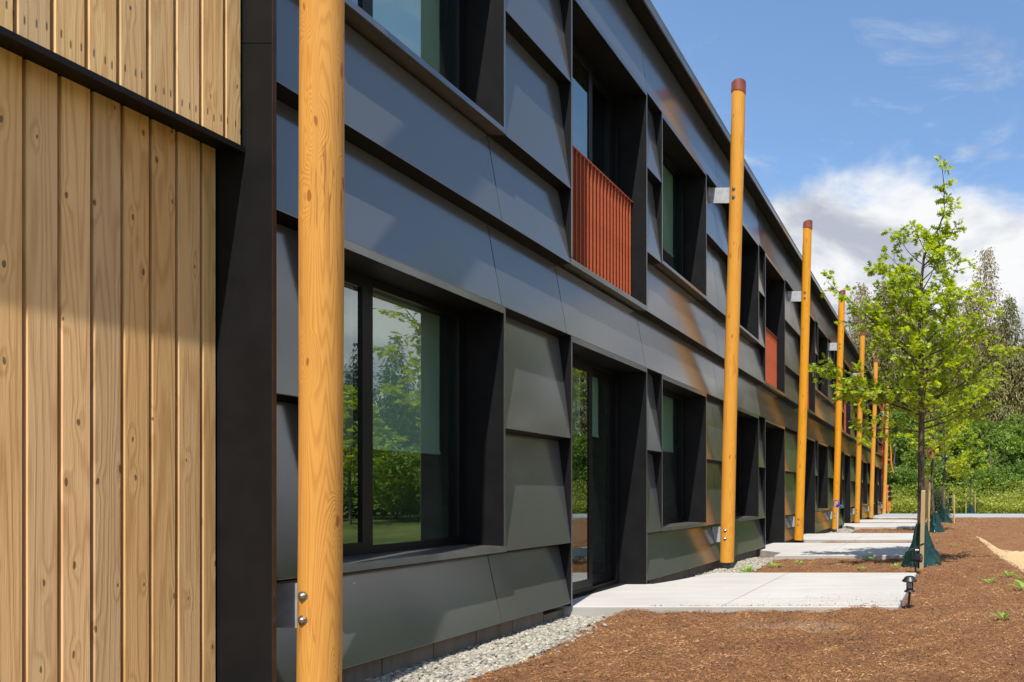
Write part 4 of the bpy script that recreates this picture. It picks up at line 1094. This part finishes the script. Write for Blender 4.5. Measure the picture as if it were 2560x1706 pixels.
def strap(c, r, ends, z, label):
    b = MB(); b.tube([(c[0]+r*math.cos(a), c[1]+r*math.sin(a), z+0.01*math.sin(a)) for a in np.linspace(0, 6.283, 15)], 0.008, 5, cap=False)
    for e in ends: b.tube([c[:2]+(z,), e], 0.007, 5)
    tag(b.build('tree_tie', 'rubber_strap'), label, 'tree tie', 'black ties between oaks and stakes')
strap((-0.36, 11.0), 0.062, [(-0.32, 10.66, 0.04), (-0.29, 11.55, 0.06)], 0.05, 'black rubber tie round the nearest oak trunk and its stakes')
strap((-0.33, 20.7), 0.055, [(-0.42, 20.4, 0.05), (-0.36, 21.6, 0.06)], 0.06, 'black rubber tie round the second oak and its stakes')

# birdhouse on the second oak
bx, by, bz = -0.395, 20.45, 1.06
bh = thing('birdhouse', (bx, by, bz), 'small wooden birdhouse with a pitched roof and a round hole on the second oak', 'birdhouse')
b = MB(); w = 0.105
b.v = [(bx-w, by-0.09, bz), (bx+w, by-0.09, bz), (bx+w, by-0.09, bz+0.24), (bx, by-0.09, bz+0.35), (bx-w, by-0.09, bz+0.24)]
b.v += [(x, by+0.09, z) for x, _, z in b.v]
b.face((0, 1, 2, 3, 4), [(v[0], v[2]) for v in b.v[:5]]); b.face((9, 8, 7, 6, 5), [(v[0], v[2]) for v in b.v[:5]])
for i in range(5): j = (i+1) % 5; b.face((i, i+5, j+5, j), [(b.v[k][1], b.v[k][2]) for k in (i, i+5, j+5, j)])
b.build('box', 'birdhouse_cedar', bh)
for s in (-1, 1):
    r_ = MB(); x0, z0, x1, z1 = bx, bz+0.368, bx+s*(w+0.035), bz+0.222
    r_.v = [(x0, by-0.13, z0), (x1, by-0.13, z1), (x1, by+0.12, z1), (x0, by+0.12, z0)]; r_.v += [(x, y, z+0.016) for x, y, z in r_.v]
    for q in ((0, 1, 2, 3), (4, 7, 6, 5), (0, 4, 5, 1), (1, 5, 6, 2), (2, 6, 7, 3), (3, 7, 4, 0)): r_.face(q)
    r_.build('roof', 'birdhouse_cedar', bh)
MB().tube([(bx, by-0.088, bz+0.17), (bx, by-0.094, bz+0.17)], 0.024, 14).build('entrance_hole', 'black_plastic', bh)
MB().tube([(bx, by, bz+0.36), (bx, by, bz+0.55)], 0.006, 5).build('hanger', 'galvanised_steel', bh)

# ------------------------------------------------------------------ garden lights, hydrant, bollard, sign
lx, ly = -0.335, 6.80; lz = gz(lx, ly)
L = thing('path_light', (lx, ly, lz-0.03), 'black solar lantern light on a stick at the corner of the near slab', 'garden light')
top = -0.795
MB().tube([(lx-0.018, ly, lz-0.05), (lx, ly, top-0.145)], 0.0135, 10).build('stem', 'black_plastic', L)
b = MB(); b.lathe((lx, ly, top), [(0.055, -0.150), (0.056, -0.144), (0.046, -0.134), (0.036, -0.128), (0.034, -0.112)], 16); b.build('base_ring', 'black_plastic', L)
MB().lathe((lx, ly, top), [(0.024, -0.128), (0.024, -0.042)], 16, 0, True).build('lens', 'clear_plastic', L)
for k in range(8):
    th = k*math.pi/4+0.2; x, y = lx+0.031*math.cos(th), ly+0.031*math.sin(th)
    MB().tube([(x, y, top-0.128), (x, y, top-0.042)], 0.0035, 5).build('cage_bar', 'black_plastic', L)
b = MB(); b.lathe((lx, ly, top), [(0.066, -0.052), (0.078, -0.046), (0.076, -0.040), (0.046, -0.004), (0.040, 0.0)], 20); b.build('hood', 'black_plastic', L)
MB().lathe((lx, ly, top), [(0.032, 0.001), (0.032, 0.003)], 12).build('solar_cell', 'solar_cell', L)

sx, sy = -0.40, 9.72; sz = gz(sx, sy)
L = thing('spot_light', (sx, sy, sz), 'black solar spot light with a tilted panel in front of the nearest watering bag', 'garden light')
MB().tube([(sx+0.01, sy, sz-0.05), (sx-0.005, sy, sz+0.15)], 0.014, 8).build('stem', 'black_plastic', L)
b = MB(); hz = sz+0.22
b.tube([(sx-0.075, sy+0.02, hz-0.01), (sx-0.02, sy, hz), (sx+0.015, sy-0.01, hz+0.005), (sx+0.02, sy-0.012, hz+0.005), (sx+0.085, sy-0.03, hz+0.01)], [0.030, 0.044, 0.048, 0.060, 0.064], 18, smooth=False)
b.build('lamp_head', 'black_plastic', L)
MB().tube([(sx+0.0855, sy-0.030, hz+0.01), (sx+0.088, sy-0.031, hz+0.01)], 0.05, 16).build('lens', 'solar_cell', L)
b = MB(); a0 = (sx-0.085, hz+0.10); a1 = (sx+0.125, hz+0.20)
b.prism([(a0[0], a0[1]), (a1[0], a1[1]), (a1[0]-0.006, a1[1]+0.014), (a0[0]-0.006, a0[1]+0.014)], sy-0.06, sy+0.06); b.build('panel_housing', 'black_plastic', L)
MB().prism([(a0[0]-0.002, a0[1]+0.0142), (a1[0]-0.010, a1[1]+0.0142), (a1[0]-0.0108, a1[1]+0.0175), (a0[0]-0.0028, a0[1]+0.0175)], sy-0.052, sy+0.052).build('solar_cell', 'solar_cell', L)
MB().tube([(sx-0.02, sy, hz+0.03), (sx-0.01, sy, hz+0.13)], 0.012, 8).build('panel_arm', 'black_plastic', L)
MB().box(sx+0.0, sx+0.05, sy-0.0615, sy-0.0605, hz+0.118, hz+0.136).build('rating_label', 'white_plastic', L)

hx, hy = -3.0, 19.6; hz = -1.15
H = thing('yard_hydrant', (hx, hy, hz), 'galvanised standpipe yard hydrant with a blue loop handle', 'hydrant')
zt = (1238-1268)*hy/1740
MB().tube([(hx, hy, hz-0.05), (hx, hy, zt)], 0.021, 10).build('standpipe', 'galvanised_steel', H)
b = MB(); b.tube([(hx, hy, zt-0.01), (hx, hy, zt+0.02), (hx, hy, zt+0.075), (hx, hy, zt+0.09)], [0.026, 0.034, 0.034, 0.02], 12)
b.tube([(hx, hy, zt+0.045), (hx+0.08, hy-0.02, zt+0.05), (hx+0.115, hy-0.03, zt+0.035), (hx+0.135, hy-0.035, zt+0.0)], [0.024, 0.022, 0.020, 0.017], 10); b.build('head', 'blue_paint', H)
b = MB(); b.tube([(hx-0.02, hy-0.03, zt+0.02), (hx-0.105, hy-0.03, zt+0.02), (hx-0.095, hy-0.03, zt+0.15), (hx-0.06, hy-0.03, zt+0.19), (hx+0.02, hy-0.03, zt+0.185), (hx+0.045, hy-0.03, zt+0.10), (hx+0.01, hy-0.03, zt+0.05)], 0.016, 8); b.build('handle', 'blue_paint', H)

bx, by = 0.385, 42.0
B = thing('bollard_light', (bx, by, -1.16), 'black bollard light with a clear head on the far edge of the path', 'bollard light')
MB().lathe((bx, by, -1.16), [(0.10, 0), (0.10, 0.98), (0.09, 1.0)], 18, 0, True).build('body', 'black_plastic', B)
MB().lathe((bx, by, -0.16), [(0.085, 0.002), (0.085, 0.02), (0.03, 0.06), (0.03, 0.13)], 16, 0, True).build('lens', 'clear_plastic', B)
MB().lathe((bx, by, -0.03), [(0.105, 0.002), (0.105, 0.11), (0.09, 0.12)], 18, 0, True).build('cap', 'black_plastic', B)

ox, oy = -3.27, 41.2
SG = thing('sign_board', (ox, oy, -1.1), 'orange stained upright board with three black discs at the far corner', 'sign')
MB().box(ox-0.115, ox+0.115, oy-0.03, oy+0.03, -0.98, 0.60).build('board', 'orange_stain', SG)
for k in range(3):
    z = 0.40-0.31*k
    MB().tube([(ox+0.075, oy-0.031, z), (ox+0.075, oy-0.06, z)], 0.12, 18, smooth=False).build('disc', 'black_plastic', SG)
MB().box(ox-0.06, ox+0.03, oy-0.02, oy+0.02, -1.2, -0.98).build('foot', 'galvanised_steel', SG)
b = MB(); b.tube([(-3.12, 40.6, 2.9), (-3.08, 40.6, 2.3), (-3.10, 40.6, 1.9), (-3.02, 40.6, 1.55), (-2.93, 40.6, 1.25)], [0.03, 0.05, 0.05, 0.04, 0.02], 8); b.box(-3.24, -3.09, 40.58, 40.62, 2.02, 2.10); b.box(-3.42, -3.23, 40.0, 40.62, 2.02, 2.10)
tag(b.build('rusty_bracket', 'orange_stain'), 'bent rust brown bracket reaching out past the far corner log post', 'bracket')

# ------------------------------------------------------------------ weeds in the mulch
def weed(x, y, size, label, seed, n=8, upright=0.55):
    r = np.random.default_rng(seed); z = gz(x, y)-0.003
    az = np.arange(n)*2.4+r.uniform(0, 1, n); el = r.uniform(0.35, 1.0, n)*upright+0.3
    V = []; F = []; T = []
    for i in range(n):
        d = np.array([math.cos(az[i])*math.cos(el[i]), math.sin(az[i])*math.cos(el[i]), math.sin(el[i])]); s = norm(np.cross(d, [0, 0, 1])); u = np.cross(s, d)
        L = size*r.uniform(0.55, 1.0)*0.72; w = L*r.uniform(0.22, 0.34)
        prof = [(0, 0.02), (0.25, 0.06), (0.45, 0.75), (0.62, 1.0), (0.82, 0.8), (1.0, 0.05)]; b0 = len(V)
        for f, ww in prof:
            c = d*L*f - np.array([0, 0, 1])*L*0.20*f*f
            for k in (-1, 0, 1): V.append(tuple(c + s*w*ww*k*0.5*(1+0.12*math.sin(9*f+k)) + u*(abs(k)*w*0.14*ww))); T.append(np.clip(r.uniform(0.3, 0.9), 0, 1))
        for j in range(len(prof)-1):
            for k in range(2): q = b0+j*3+k; F.append((q, q+1, q+4, q+3))
    me = np_mesh('weed', np.array(V), np.array(F), 'weed_leaf', np.array(T), True)
    tag(link('weed', me, None, (x, y, z)), label, 'weed', 'seedlings sprouting in the mulch bed')
WEEDS = [(-2.92, 10.3, 0.20, 'largest leafy weed at the gravel edge behind the near slab', 12, .9), (-2.60, 10.7, 0.20, 'sprawling weed in the mulch just right of the gravel edge', 10, .3), (-2.44, 11.5, 0.11, 'tiny weed at the back of the mulch strip near the second slab', 6, .8), (-2.30, 11.2, 0.12, 'small weed right of the sprawling one behind the near slab', 6, .7),
         (-1.27, 11.9, 0.17, 'weed in the tree shade at the edge of the second slab', 9, .8), (-1.65, 10.9, 0.08, 'tiny upright seedling midway behind the near slab', 5, .8), (-1.22, 10.35, 0.13, 'flat seedling near the back right corner of the near slab', 6, .3), (-0.73, 10.55, 0.14, 'yellow green seedling left of the spot light', 7, .9),
         (0.58, 8.75, 0.15, 'seedling alone on the crest right of the path light', 8, .8), (0.52, 6.12, 0.15, 'seedling low at the right of the foreground mulch', 8, .8), (0.86, 9.3, 0.20, 'broad weed on the right edge of the crest above the swale', 9, .4), (1.02, 9.0, 0.20, 'weed at the right picture edge along the crest', 9, .4), (0.92, 8.0, 0.24, 'bushy weed at the right picture edge nearest the camera', 12, .6),
         (0.24, 14.8, 0.15, 'flat weed on the crest right of the watering bag', 6, .3), (0.72, 17.5, 0.18, 'pale weed at the head of the swale', 7, .4)]
for i, (x, y, s, l, n, u) in enumerate(WEEDS): weed(x, y, s*1.55, l, 40+i, n, u)
